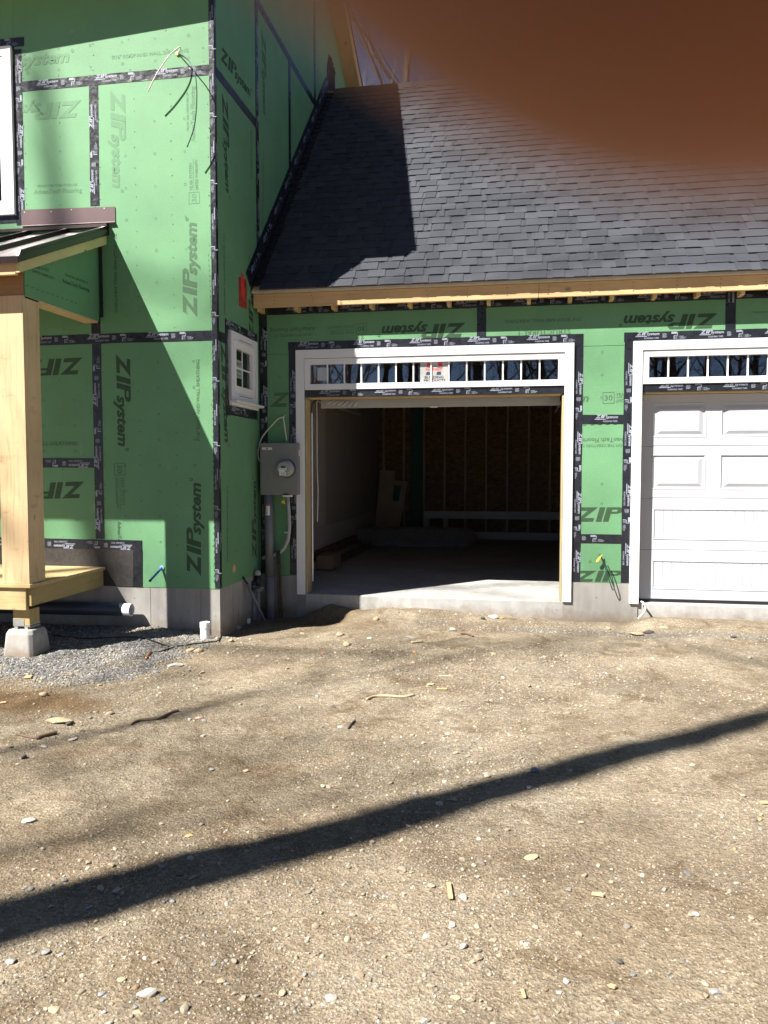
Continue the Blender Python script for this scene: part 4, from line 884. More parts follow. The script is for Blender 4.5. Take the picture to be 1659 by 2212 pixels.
# big conduit
cxp = onY(Z7(400, 1200), 1.12)[0]
cn = thing('conduit', 'thick grey vertical conduit rising from the dirt into the meter box', 'conduit', (cxp, 1.12, -.2))
MB().tube([(cxp, 1.12, .20), (cxp-.012, 1.12, z0-.002)], .050, 20).build('upper_pipe', M['greypipe'], cn, True); MB().tube([(cxp+.004, 1.12, -.35), (cxp, 1.12, .199)], .054, 20).build('lower_pipe', M['greypipe'], cn, True)
lz = onY(Z7(388, 1000), 1.07)[2]; mb = MB(); mr_ = MB()
def curved(mb, a0, a1, za, zb, r=.0515, cxx=cxp-.006):
    n = 6; vs = []
    for i in range(n+1):
        t = a0+(a1-a0)*i/n
        for z in (za, zb): vs.append((cxx+r*math.sin(t), 1.12-r*math.cos(t), z))
    mb.add(vs, [(2*i, 2*i+2, 2*i+3, 2*i+1) for i in range(n)])
curved(mb, -.75, .45, lz-.062, lz+.040); mb.build('warning_label', M['label'], cn); curved(mr_, -.75, .45, lz+.041, lz+.058); mr_.build('label_header', M['redhot'], cn)
cf = lambda u, v, d=0: (cxp-.006+.0525*math.sin(u/.0525), 1.12-.0525*math.cos(u/.0525), v)
for s, w, dz in (('UTILITY', .032, .024), ('POWER', .028, .010), ('UNDERGROUND', .044, -.004)): stamp(text_geo(s, 0, .02), cf, (-.034, lz+dz), (-.034+w, lz+dz), M['ink'], cn, 'lettering', 0, None, .8)
gg = gjoin(rect(-.012, -.008, -.034, -.012), gpoly([(-.018, -.034), (-.002, -.034), (-.010, -.050)])); stamp(gg, cf, (0, lz), (.016, lz), M['ink'], cn, 'arrow_mark', 0, .016)
# bent pale conduit
pts = [onY(Z7(x, y), 1.12) for x, y in ((572, 872), (578, 960), (586, 1080), (588, 1180), (575, 1290), (540, 1370), (495, 1415), (430, 1440), (330, 1468))]
fc = thing('flexible_conduit', 'thin pale conduit curving from the meter box back towards the wall', 'conduit', tuple(pts[-1]))
MB().tube(pts, .021, 10).build('pipe', M['lightpipe'], fc, True); q = pts[0]; MB().box(q[0]-.05, q[0]+.05, 1.095, 1.145, z0-.022, z0-.002).build('fitting', M['label'], fc, bevel=.003); q = pts[4]; MB().box(q[0]-.035, q[0]+.03, 1.10, 1.14, q[2]+.07, q[2]+.085).build('strap', M['galv'], fc)
# two rusty rods
for (a, b), lb in ((((468, 1395), (490, 1975)), 'left rusty steel rod leaning beside the thick grey conduit'), (((488, 1395), (516, 1975)), 'right rusty steel rod leaning next to its twin by the conduit')):
    A, B = onY(Z7(*a), 1.09), onY(Z7(*b), 1.03); tag(MB().tube([A, (A*.5+B*.5)+np.array([.004, 0, 0]), B-np.array([0, 0, .08])], [.013, .014, .013], 8).build('steel_rod', M['rust'], None, True), lb, 'rod')
# capped black pipe, taped pipe, diagonal pipe, sleeve, coil in the inner corner
A = onY(Z7(280, 1625), .98); st = thing('vent_pipe', 'short grey pipe with a domed pale cap in the inner corner', 'pipe', (A[0], .98, -.25))
MB().tube([(A[0], .98, -.4), (A[0], .98, A[2])], .030, 12).build('pipe', M['greypipe'], st, True); MB().tube([(A[0], .98, A[2]-.01), (A[0], .98, A[2]+.02), (A[0], .98, A[2]+.040), (A[0], .98, A[2]+.048)], [.036, .036, .026, .008], 14).build('cap', M['lightpipe'], st, True)
MB().tube([(A[0], .98, A[2]-.15), (A[0], .98, A[2]-.012)], .0335, 12).build('black_wrap', M['black'], st, True)
B = onY(Z7(240, 1690), .93); s2 = thing('drain_pipe', 'grey pipe with black rubber top beside the capped vent pipe', 'pipe', (B[0], .93, -.25))
MB().tube([(B[0], .93, -.4), (B[0], .93, B[2]-.1)], .029, 12).build('pipe', M['greypipe'], s2, True); MB().tube([(B[0], .93, B[2]-.099), (B[0], .93, B[2])], .033, 12).build('rubber_cap', M['black'], s2, True)
co = MB()
C0 = onY(Z7(285, 1765), .93)
for k in range(5): co.tube([(C0[0]+(.05+.004*k)*math.cos(t), .93-.06*math.sin(t)*.8, C0[2]+.012*(k-2)+.008*math.sin(t*2+k)) for t in np.linspace(0, 6.0, 18)], .0035, 5)
tag(co.build('wire_coil', plain('pale_green_wire', (.22, .30, .22), .45), None, True), 'pale green wire coiled round the pipes in the corner', 'wire')
A, B = onX(Z7(180, 1715), .035), onY(Z7(350, 2035), .82); dg = thing('diagonal_pipe', 'thin grey pipe slanting from the side wall down to the dirt', 'pipe', tuple(B))
MB().tube([A, B-np.array([0, 0, .05])], .017, 10).build('pipe', M['greypipe'], dg, True); T = onX(Z7(138, 1650), .004); MB().tube([T, A], [.010, .012], 8).build('black_end', M['black'], dg, True)
def sleeve(px, top, bot, r, label, par=None):
    q = onG(bot); t = onY(top, q[1]); o = thing('pipe_sleeve', label, 'pipe', tuple(q), 'white pipe stubs in the ground')
    z = t[2]-.004
    mb = MB(); n = 24; 
    prof = [(r*.93, q[2]-.15), (r*.93, z-.055), (r, z-.053), (r, z-.002), (r-.002, z), (r-.008, z), (r-.010, z-.004), (r-.010, z-.12)]
    vs = []; fs = []
    for rr_, zz in prof:
        for k in range(n): vs.append((q[0]+rr_*math.cos(2*math.pi*k/n), q[1]+rr_*math.sin(2*math.pi*k/n), zz))
    for i in range(len(prof)-1):
        for k in range(n): fs.append((i*n+k, i*n+(k+1) % n, (i+1)*n+(k+1) % n, (i+1)*n+k))
    mb.add(vs, fs).build('coupling', M['vinyl'], o, False); MB().tube([(q[0], q[1], z-.125), (q[0], q[1], z-.12)], r-.011, 16).build('dark_bottom', M['dark'], o)
sleeve(0, Z3(1340, 1240), Z3(1340, 1352), .047, 'white pipe stub standing in front of the house corner'); sleeve(0, Z3(705, 1212), Z3(705, 1250), .045, 'white pipe stub in the gravel under the porch drain'); sleeve(0, Z7(185, 2048), Z7(185, 2092), .03, 'small white pipe stub at the foot of the side wall')
# drain pipe under the porch
A = onY(Z3(825, 1163), -.11); dp = thing('drain_pipe', 'dark horizontal drain pipe with white end along the foundation under the porch', 'pipe', (-2, -.11, A[2]))
dz_ = A[2]; MB().tube([(-3.3, -.11, dz_-.03), (A[0]-.02, -.11, dz_)], .060, 18).build('pipe', M['bluegrey'], dp, True)
mb = MB(); n = 20; vs = []; fs = []
for rr_, xx in ((.0605, A[0]-.019), (.0605, A[0]+.055), (.054, A[0]+.055), (.054, A[0]-.01)):
    for k in range(n): vs.append((xx, -.11+rr_*math.cos(2*math.pi*k/n), dz_+rr_*math.sin(2*math.pi*k/n)))
for i in range(3):
    for k in range(n): fs.append((i*n+k, i*n+(k+1) % n, (i+1)*n+(k+1) % n, (i+1)*n+k))
mb.add(vs, fs).build('pipe_end', M['vinyl'], dp); MB().tube([(A[0]-.012, -.11, dz_), (A[0]-.008, -.11, dz_)], .0535, 16).build('dark_bottom', M['dark'], dp)
# cables
def cable(name, pts, r, mat, label, cat='cable', n=7, group=None):
    P_ = [Vector(p) for p in pts]; out = []
    for i in range(len(P_)-1):
        p0, p1, p2, p3 = P_[max(i-1, 0)], P_[i], P_[i+1], P_[min(i+2, len(P_)-1)]
        for t in np.linspace(0, 1, 7)[:-1]: out.append(.5*((2*p1)+(p2-p0)*t+(2*p0-5*p1+4*p2-p3)*t*t+(3*p1-p0-3*p2+p3)*t**3))
    out.append(P_[-1]); return tag(MB().tube(out, r, n).build(name, mat, None, True), label, cat, group)
W_ = lambda z, pts, y: [onY(z(*q[:2]), y-(q[2] if len(q) > 2 else .03)) for q in pts]
cable('electrical_cable', W_(Z1, ((1160, 352, .0), (1178, 318, .05), (1165, 312, .10), (1100, 370, .14), (1020, 490, .14), (966, 598, .12)), 0), .0055, M['wirewhite'], 'white electrical cable poking out of the upper front wall')
cable('electrical_cable', W_(Z1, ((1162, 352, .0), (1185, 358, .05), (1240, 405, .12), (1275, 490, .15), (1285, 640, .16), (1270, 820, .15), (1222, 962, .13)), 0), .0055, M['wiregreen'], 'dark green electrical cable hanging from the upper front wall')
q = onY(Z1(1160, 352), 0); tag(MB().tube([(q[0], -.0005, q[2]), (q[0], -.012, q[2])], .018, 9).build('foam_seal', M['pineX']), 'lump of tan foam where the upper wall cables come out', 'foam')
cable('electrical_cable', W_(Z1, ((210, 662, .0), (225, 682, .03), (250, 714, .03)), 0), .003, M['wiregreen'], 'short dark wire end sticking out beside the upper window')
cable('electrical_cable', [onY(ZM(665, -95), YG-.002)]+W_(ZM, ((640, -45, .04), (520, 0, .05), (380, 150, .05), (230, 320, .05), (140, 480, .05), (100, 640, .06), (85, 760, .06), (105, 870, .05), (135, 918, .03)), YG), .0075, M['wirewhite'], 'long white cable looping round the left side of the meter box')
cable('electrical_cable', [onY(ZM(672, -95), YG-.002)]+W_(ZM, ((645, -30, .04), (650, 40, .05), (672, 200, .05), (695, 360, .05), (712, 472, .06)), YG), .0075, M['wirewhite'], 'short white cable hanging straight down above the meter box')
cable('electrical_cable', W_(R2, ((322, 568, .0), (335, 590, .04), (362, 660, .05), (395, 760, .07), (425, 845, .08), (440, 840, .08), (432, 790, .07), (410, 710, .06), (386, 655, .05)), YG), .0055, M['wiregreen'], 'dark green cable hooked out of the panel between the two bays')
q = W_(R2, ((345, 575, .03), (318, 600, .05), (298, 628, .05), (315, 622, .055), (333, 590, .045)), YG); cable('wire_tie', q, .006, M['yellow'], 'yellow tie looped on the dark cable between the bays', 'tie')
cable('electrical_cable', [onY(R2(655, 945), YG-.02)]+[onY(R2(x, y), YG-.08) for x, y in ((672, 955), (688, 985), (680, 1020), (655, 1055), (628, 1080))], .011, M['wirewhite'], 'white hose end curving out under the closed garage door', 'hose')
cable('electrical_cable', [onY(Z8(x, y), 1.72) for x, y in ((228, 258), (205, 250), (204, 330), (205, 600), (210, 740), (206, 905))], .008, M['wirewhite'], 'white cable hanging just inside the open bay on the left')
cable('electrical_cable', [onG(Z3(x, y))+np.array([0, 0, .010]) for x, y in ((285, 1325), (430, 1345), (560, 1358), (700, 1352), (860, 1348), (960, 1360), (1050, 1392), (1100, 1408))], .006, M['black'], 'black cable snaking over the grey gravel from the footing')
cable('electrical_cable', [onG(Z3(x, y))+np.array([0, 0, .010]) for x, y in ((1010, 1442), (1060, 1440), (1130, 1415), (1250, 1395), (1380, 1378), (1430, 1368), (1450, 1330), (1480, 1290), (1540, 1248), (1600, 1232), (1659, 1228))], .006, M['black'], 'black cable running past the house corner into the shade')
cable('pipe_stub', [onG(Z3(955, 1490))+np.array([0, 0, .012]), onG(Z3(985, 1445))+np.array([0, 0, .02])], .010, M['copper'], 'copper coloured stub at the end of the black cable', 'stub')
q0 = onY(Z3(1058, 888), -.004); q1 = onY(Z3(985, 968), -.16); bs = thing('water_pipe', 'blue plastic pipe stub sticking out low on the front wall', 'pipe', tuple(q0))
MB().tube([q0, q0*.6+q1*.4, q1], .011, 10).build('pipe', M['blue'], bs, True); MB().tube([q1, q1+(q1-q0)*.10], .0125, 10).build('cap', M['black'], bs, True); MB().tube([(q0[0], -.0005, q0[2]), (q0[0], -.010, q0[2])], .022, 12).build('escutcheon', plain('pale_blue', (.30, .50, .62), .5), bs)
# ------------------------------------------------------------------ things inside the garage
pts = [onZ(Z8(x, y), .18) for x, y in ((520, 985), (620, 1000), (760, 995), (880, 975), (925, 960))]
fd = thing('duct_roll', 'roll of crinkled silver foil duct lying on the garage floor', 'duct', (pts[0][0], pts[0][1], .02))
N = 40; P_ = []
def crom(ps, n):
    ps = [Vector(p) for p in ps]; out = []
    for i in range(len(ps)-1):
        p0, p1, p2, p3 = ps[max(i-1, 0)], ps[i], ps[i+1], ps[min(i+2, len(ps)-1)]
        for t in np.linspace(0, 1, n)[:-1]: out.append(.5*((2*p1)+(p2-p0)*t+(2*p0-5*p1+4*p2-p3)*t*t+(3*p1-p0-3*p2+p3)*t**3))
    return out+[ps[-1]]
D0 = onZ(Z8(690, 985), .2); pl = [(D0[0]-.95, D0[1]+.60, .17), (D0[0]-1.06, D0[1]+.20, .17), (D0[0]-.80, D0[1]-.05, .17), (D0[0]-.2, D0[1]-.06, .17), (D0[0]+.5, D0[1]+.02, .17), (D0[0]+.92, D0[1]+.12, .17), (D0[0]+1.02, D0[1]+.42, .17), (D0[0]+.6, D0[1]+.62, .17), (D0[0]-.2, D0[1]+.60, .17), (D0[0]-.75, D0[1]+.60, .17)]
cp = crom(pl, 14); rad = [.150+.014*random.uniform(-1, 1) for i in range(len(cp))]; rad[0] = rad[-1] = .12
fj = MB().tube(cp, rad, 26)
fj.v = [(a+random.gauss(0, .007), b+random.gauss(0, .007), c+random.gauss(0, .007)) for a, b, c in fj.v]; fj.build('foil_jacket', M['foil'], fd, False)
ft = thing('trim_frame', 'pale trim frame leaning low against the garage back wall', 'trim frame', (4, YBK-.25, .02))
zt = onY(Z8(1100, 868), YBK-.2)[2]; zb = onY(Z8(1100, 978), YBK-.4)[2]; xl = onY(Z8(790, 868), YBK-.2)[0]
MB().box(xl, 7.6, YBK-.24, YBK-.20, zt-.075, zt+.075).build('top_rail', M['trim'], ft, bevel=.003); MB().box(xl, 7.6, YBK-.42, YBK-.38, .026, .165).build('bottom_rail', M['trim'], ft, bevel=.003)
for x in (xl+.06, xl+.43): MB().hexa([(x-.05, YBK-.42, .17), (x+.05, YBK-.42, .17), (x+.05, YBK-.38, .17), (x-.05, YBK-.38, .17), (x-.05, YBK-.24, zt-.076), (x+.05, YBK-.24, zt-.076), (x+.05, YBK-.20, zt-.076), (x-.05, YBK-.20, zt-.076)]).build('stile', M['trim'], ft)
for (pa, pb_, w, lb) in (((590, 625), (555, 910), .30, 'tall plywood offcut leaning in the back corner of the garage'), ((640, 680), (585, 915), .42, 'plywood offcut with a green face leaning on the taller one'), ((535, 805), (530, 910), .30, 'short square plywood offcut propped at the end of the left wall')):
    A, B = onY(Z8(*pa), YBK-.13-.04*(w > .4)), onY(Z8(*pb_), YBK-.55); B[2] = .02
    ob = tag(MB().bar(B, A, w, .016, (0, 1, .3)).build('plywood_board', M['stud']), lb, 'board', 'plywood offcuts in the garage')
    if w > .4:
        C_ = B*.35+A*.65; D_ = B*.08+A*.92; q = np.array([0, -.011, -.004]); MB().bar(C_+q, D_+q, w*.5, .004, (0, 1, .3)).build('green_face', M['shaded_green'], ob)
MB_ = thing('cardboard_box', 'brown cardboard box on the floor just inside the open bay', 'box', (.32, 3.3, .02))
q = onZ(Z8(205, 1165), .02); MB().box(.135, .36, q[1], q[1]+.5, .021, .20).build('carton', plain('cardboard', (.27, .17, .09), .85), MB_, bevel=.004); MB().box(.135, .36, q[1]-.0005, q[1]+.5005, .2005, .2035).build('lid_flap', plain('cardboard_lid', (.30, .19, .10), .85), MB_)
qa, qb = onZ(Z8(235, 1120), .05), onZ(Z8(430, 985), .05); tag(MB().bar((.20, qa[1], .05), (.26, qb[1], .05), .09, .045).build('timber_offcut', M['osb']), 'long dark timber lying along the foot of the left garage wall', 'timber')
# ------------------------------------------------------------------ bare trees: the yard behind the camera (shadows, reflections) and the wood behind the roof
def tree_meshes(seed, H, r0, lean=(0, 0), first=.35, spread=1.0, depth=4, nb=15, taper=.80):
    r = random.Random(seed); tm = MB(); bmx = MB()
    def limb(mb, p, d, L, rad, lv):
        n = 7 if lv == 0 else (5 if lv == 1 else 4); pts = [p.copy()]; rr_ = [rad]; q = p.copy(); dd = d.copy()
        for i in range(n):
            dd = (dd+Vector((r.gauss(0, 1), r.gauss(0, 1), r.gauss(0, .6)))*(.02 if lv == 0 else .13)+Vector((0, 0, .05 if lv else 0))).normalized()
            q = q+dd*L/n; pts.append(q.copy()); rr_.append(max(rad*(1-(i+1)/n*(taper if lv == 0 else .78)), .003))
        mb.tube(pts, rr_, 12 if lv == 0 else (6 if lv == 1 else (4 if lv == 2 else 3)), cap=False)
        if lv >= depth: return
        m = nb if lv == 0 else (6 if lv == 1 else (5 if lv == 2 else 4))
        for k in range(m):
            t = (first+(1-first)*(k+r.random()*.6)/m) if lv == 0 else .2+.78*(k+r.random()*.8)/m
            i = min(int(t*n), n-1); f = t*n-i; pp = pts[i].lerp(pts[i+1], f); ra = rr_[i]*(1-f)+rr_[i+1]*f
            ax = (pts[i+1]-pts[i]).normalized(); o = ax.orthogonal().normalized(); o.rotate(Matrix.Rotation(r.uniform(0, 6.28) if lv else k*2.4+r.uniform(-.4, .4), 3, ax))
            a = r.uniform(.6, 1.05)*spread; nd = (ax*math.cos(a)+o*math.sin(a)).normalized()
            limb(bmx, pp, nd, L*(r.uniform(.30, .44)*(1.15-t*.5) if lv == 0 else r.uniform(.38, .58)), ra*r.uniform(.42, .62), lv+1)
    limb(tm, Vector((0, 0, -.3)), Vector((lean[0], lean[1], 1)).normalized(), H, r0, 0)
    return tm.mesh('trunk', M['bark'], True), bmx.mesh('branches', M['bark'], True)
def plant(ms, x, y, rz, label, group, sc=1):
    t = thing('bare_tree', label, 'tree', (x, y, -.25), group); t.rotation_euler = (0, 0, rz); t.scale = (sc, sc, sc)
    for me, nme in zip(ms, ('trunk', 'branches')): o = bpy.data.objects.new(nme, me); COL.objects.link(o); o.parent = t
TL = tree_meshes(5, 20, .262, (.183, 0), .62, .9, 3, 9, .95); TS = tree_meshes(8, 25, .2, (0, .01), .66, .8, 4, 13)
TA, TB, TC = tree_meshes(11, 17, .17, (.03, .02), .35), tree_meshes(23, 15, .14, (-.05, .03), .3, .9), tree_meshes(31, 19, .2, (.02, -.04), .4, .85)
plant(TL, -4.48, -9.40, 0, 'leaning leafless tree whose trunk throws the long shadow over the dirt', 'bare trees in the yard')
yard = [(TS, -12.95, -14.6, 1.9, 1.25), (TA, -10.2, -13.6, 5.0), (TA, -20.5, -18.5, 2.6), (TA, -9.0, -19.5, 3.0), (TC, -21, -20, 1.2), (TB, -6.0, -22, 5.2), (TC, -1.5, -24, .2), (TA, 1.2, -21, 1.6), (TB, 3.6, -25, 3.3), (TC, 6.0, -21.5, 4.5), (TA, 8.8, -25, 5.6), (TB, 11.5, -22, .9), (TC, 14.5, -26, 2.4), (TA, 18, -23, 3.9), (TB, 4.8, -31, 2.2), (TC, -4.2, -30, 1.1), (TA, 10.2, -32, .3), (TB, 21, -29, 1.5), (TC, -12, -28, 4.0)]
tr_ = random.Random(77)
for k in range(64): yard.append(((TA, TB, TC)[k % 3], -24+56*((k*37) % 64)/64+tr_.uniform(-.6, .6), -27-3.0*(k % 8)+tr_.uniform(-1, 1), tr_.uniform(0, 6.28)))
for ms, x, y, rz, *sc in yard: plant(ms, x, y, rz, 'tall leafless tree of the yard, mirrored in the transom panes', 'bare trees in the yard', *(sc or [1]))
for (ms, x, y, rz, lb) in ((TC, -1.2, 15.5, .6, 'leafless tree showing between the rake and the garage ridge'), (TA, 1.4, 19.5, 2.2, 'thin leafless tree behind the garage, further back'), (TB, -4.2, 22.0, 4.0, 'leafless tree behind the house, mostly hidden by the gable')): plant(ms, x, y, rz, lb, 'bare trees behind the garage', 1)
# ------------------------------------------------------------------ stones, sticks and chips
def stone_mesh(seed, sx, sy, sz, sharp):
    r = random.Random(seed); bm = bmesh.new(); bmesh.ops.create_icosphere(bm, subdivisions=2, radius=1)
    dirs = [(Vector((r.gauss(0, 1), r.gauss(0, 1), r.gauss(0, 1))).normalized(), r.uniform(.55, .9)) for _ in range(10)]
    for v in bm.verts:
        for d, h in dirs:
            k = v.co.dot(d)
            if k > h: v.co -= d*(k-h)*sharp
        v.co += Vector((r.gauss(0, .03), r.gauss(0, .03), r.gauss(0, .03))); v.co = Vector((v.co.x*sx, v.co.y*sy, v.co.z*sz))
    me = bpy.data.meshes.new('stone'); bm.to_mesh(me); bm.free(); me.materials.append(M['stone']); return me
SM = [stone_mesh(40+i, .5, .5*random.uniform(.6, .85), .5*random.uniform(.35, .6), .95) for i in range(9)]
TONE = dict(tan=(.40, .31, .20), white=(.44, .41, .36), grey=(.27, .27, .265), blue=(.23, .25, .27), dark=(.09, .082, .075), brown=(.24, .165, .10), orange=(.58, .24, .10), pink=(.40, .27, .20), yellow=(.45, .33, .15))
def stone(p, wpx, tone, label, tall=1.0, group='larger stones on the dirt'):
    q = onG(p); s = wpx*np.dot(q-CAM, _f)/FOC; o = put(random.choice(SM), 'stone'); o.location = (q[0], q[1], q[2]+s*.10*tall); o.scale = (s, s, s*tall); o.rotation_euler = (random.uniform(-.15, .15), random.uniform(-.15, .15), random.uniform(-.5, .5) if wpx > 25 else random.uniform(0, 6.28))
    c = TONE[tone]; k = random.uniform(.92, 1.08); o.color = (c[0]*k, c[1]*k, c[2]*k, 1); return tag(o, label, 'stone', group)
S = [(Z9(237, 470), 24, 'tan', 'tan angular stone alone on the damp brown earth', 1.3), (Z9(330, 610), 64, 'tan', 'broad flat tan rock half buried left of the twig', .5), (Z9(372, 628), 22, 'dark', 'dark stone added as the shaded hole under the broad flat tan rock', .9),  # the dark stone stands in for the shaded hole in the flat rock
 (Z9(955, 308), 40, 'white', 'long pale flat stone at the edge of the grey gravel', .55), (Z9(848, 344), 16, 'grey', 'rounded grey stone just left of the long pale stone', 1), (Z9(712, 374), 14, 'blue', 'small blue-grey stone on the lower edge of the gravel', 1),
 (Z9(1078, 232), 26, 'tan', 'right one of two tan blocks by the black cable end', 1.1), (Z9(1035, 228), 26, 'tan', 'left one of two tan blocks by the black cable end', .8), (Z9(1255, 176), 22, 'tan', 'tan stone right of the white pipe stub', 1.1), (Z9(1282, 108), 30, 'grey', 'grey rock in the shade at the foot of the house corner', 1.1), (Z9(1240, 135), 20, 'grey', 'smaller grey rock in front of the house corner rock', 1), (Z9(1180, 158), 15, 'grey', 'grey stone touching the white pipe stub', 1.1),
 (Z9(130, 810), 18, 'dark', 'dark upright stone near the left edge of the yard', 1.4), (Z9(95, 845), 11, 'white', 'small white stone below the dark upright one', 1), (Z9(928, 870), 9, 'white', 'tiny bright white pebble alone in mid yard', 1.2), (Z9(1155, 875), 17, 'grey', 'grey stone in mid yard, left of a tan one', 1), (Z9(1340, 880), 17, 'tan', 'tan oval stone in mid yard, right of a grey one', .8), (Z9(150, 1155), 40, 'white', 'flat white slab of stone left of the trunk shadow', .45), (Z9(660, 562), 18, 'grey', 'flat grey stone left of the long twig', .5), (Z9(1083, 594), 22, 'pink', 'pinkish flat stone right of the long twig', .8), (Z9(1110, 606), 12, 'grey', 'grey stone touching the pinkish flat one', 1), (Z9(595, 573), 24, 'tan', 'tan stone between the buried rock and the twig', .8), (Z9(395, 708), 22, 'white', 'pale flat stone below the broad buried rock', .5), (Z9(238, 750), 24, 'white', 'pale oval stone under the crossed twigs', .6),
 (Z10(1130, 148), 24, 'grey', 'greenish grey stone lying before the sunny slab edge', .9), (Z10(877, 215), 15, 'tan', 'upright egg-shaped stone in front of the slab', 1.8), (Z10(690, 124), 15, 'grey', 'grey stone on the shaded dirt heap', 1), (Z10(1332, 276), 17, 'white', 'white angular stone in front of the open bay', 1.2), (Z10(1080, 320), 18, 'grey', 'flat grey stone in front of the open bay', .8), (Z10(662, 306), 25, 'tan', 'squared tan block behind the round tan stone', 1.0), (Z10(705, 362), 22, 'tan', 'round tan stone in front of the squared tan block', 1.1), (Z10(438, 297), 14, 'tan', 'tan stone at the sunlit edge of the house shadow', .9), (Z10(838, 322), 22, 'white', 'flat whitish slab right of the squared tan block', .35), (Z10(1570, 202), 26, 'white', 'broken pale concrete lump by the right casing', 1.0), (Z10(1622, 204), 16, 'orange', 'orange brick shard beside the broken concrete', .6), (Z10(558, 411), 11, 'orange', 'small orange shard in the sunny dirt', .6), (Z10(1105, 404), 13, 'orange', 'orange-tan shard below the flat grey stone', .5), (Z10(1575, 414), 17, 'yellow', 'yellow-orange crumbled shard at the right of the bay', .6), (Z10(18, 343), 16, 'tan', 'tan stone on the line of the house shadow', 1.2), (Z10(1510, 205), 13, 'dark', 'dark stone left of the broken concrete lump', 1),
 (Z10(525, 666), 16, 'blue', 'bluish flat stone left of the bleached stick', .7), (Z10(665, 850), 18, 'white', 'white oval stone beside a black twig', .7), (Z10(1630, 558), 14, 'white', 'white stone right of the thin sticks', 1),
 (R2(390, 1165), 15, 'tan', 'tan stone in front of the pier between the bays', 1.2), (R2(612, 1206), 34, 'tan', 'long flat tan stone before the closed door', .6), (R2(712, 1194), 28, 'dark', 'dark slate-like stone before the closed door', .8), (R2(830, 1172), 26, 'tan', 'largest pale boulder before the closed door', 1.2), (R2(948, 1170), 17, 'tan', 'rounded tan stone right of the pale boulder', 1), (R2(330, 1265), 18, 'tan', 'tan flat stone below the pier between the bays', .7), (R2(1385, 1224), 18, 'dark', 'dark stone far right in front of the closed door', .6), (R2(745, 1397), 11, 'white', 'small white stone in the middle right yard', 1.1), (R2(1515, 1394), 15, 'white', 'white stone at the right edge of the yard', .8), (R2(458, 1088), 22, 'grey', 'grey rock leaning on the pier foundation', 1.4), (R2(585, 1090), 13, 'grey', 'grey stone at the end of the white hose', 1), (R2(480, 1480), 22, 'tan', 'flat tan stone in the right of the yard', .4), (R2(40, 1050), 22, 'tan', 'pale rock at the foot of the right casing', 1),
 (Z11(637, 1018), 46, 'white', 'big white rock at the bottom of the picture', 1.15), (Z11(590, 985), 20, 'brown', 'brown stone touching the big white rock', 1.1), (Z11(706, 1040), 20, 'blue', 'blue-grey stone right of the big white rock', 1), (Z11(530, 952), 22, 'tan', 'tan stone up left of the big white rock', .9), (Z11(598, 1094), 22, 'tan', 'smooth tan stone below the big white rock', .8), (Z11(1440, 1036), 32, 'white', 'second large white rock along the bottom edge', 1), (Z11(1405, 1058), 14, 'white', 'little white stone stuck to the second large rock', 1), (Z11(1230, 1010), 22, 'tan', 'tan angular stone between the two white rocks', 1.1), (Z11(960, 958), 26, 'tan', 'long tan stone with a grey companion near the bottom', .6), (Z11(985, 968), 16, 'grey', 'grey companion of the long tan stone', .6), (Z11(48, 872), 30, 'grey', 'grey round stone inside the shadow at lower left', 1), (Z11(200, 830), 24, 'grey', 'pale grey stone in the shadow at lower left', .7), (Z11(385, 638), 22, 'grey', 'grey-green stone in the trunk shadow', .6), (Z11(133, 556), 20, 'grey', 'right of two grey stones at the left edge', .8), (Z11(104, 554), 12, 'grey', 'left of two grey stones at the left edge', 1), (Z11(822, 324), 20, 'yellow', 'orange-tan stone above the trunk shadow', .6), (Z11(235, 1078), 34, 'tan', 'flat tan slab at the bottom left', .5), (Z11(930, 884), 18, 'grey', 'round grey stone with a white rim near the bottom', .9), (Z11(440, 1014), 18, 'grey', 'grey stone left of the big white rock', .8), (Z11(1305, 955), 18, 'brown', 'dark brown stone near the tan angular one', .8), (Z11(1328, 928), 16, 'grey', 'grey stone above the dark brown one', .9),
 (Z12(655, 45), 24, 'blue', 'slate grey upright stone inside the trunk shadow', 1.5), (Z12(352, 585), 24, 'white', 'white round stone beside the upright wood chip', 1.2), (Z12(645, 412), 38, 'tan', 'large flat tan stone set into the dirt', .35), (Z12(1348, 655), 20, 'white', 'white oval stone on the right of the foreground', .9), (Z12(1434, 990), 30, 'grey', 'grey stone near the bottom right corner', .9), (Z12(318, 1014), 24, 'tan', 'tan stone near the bottom centre', .9), (Z12(1490, 858), 16, 'pink', 'pinkish stone above the grey corner one', 1), (Z12(855, 259), 18, 'tan', 'tan flat stone right of the trunk shadow', .7), (Z12(242, 158), 16, 'tan', 'tan stone just below the trunk shadow', 1), (Z12(420, 333), 14, 'white', 'white stone below the trunk shadow', 1), (Z12(285, 48), 14, 'grey', 'grey stone above the trunk shadow', 1), (Z12(125, 808), 18, 'brown', 'reddish stone left in the foreground', .9), (Z12(195, 750), 20, 'white', 'whitish flat stone above the reddish one', .7), (Z12(190, 1112), 26, 'white', 'pale stone cut by the bottom edge', .9), (Z12(1020, 858), 20, 'dark', 'dark round stone in the lower right foreground', 1), (Z12(795, 942), 18, 'white', 'bright white shard in the lower centre', 1), (Z12(705, 978), 14, 'brown', 'brown pebble stone by the bright white shard', 1.1), (Z12(1625, 250), 16, 'yellow', 'yellowish stone on the far right', 1), (Z12(1517, 372), 12, 'yellow', 'yellow chip-like stone on the right', .6), (Z12(465, 297), 12, 'white', 'little white stone beside the trunk shadow', 1.1)]
for a in S: stone(*a)
def stick(pts, r, mat, label, cat='stick'): return cable('stick', [onG(p)+np.array([0, 0, r*.9]) for p in pts], [r]*1 and r, mat, label, cat, 6)
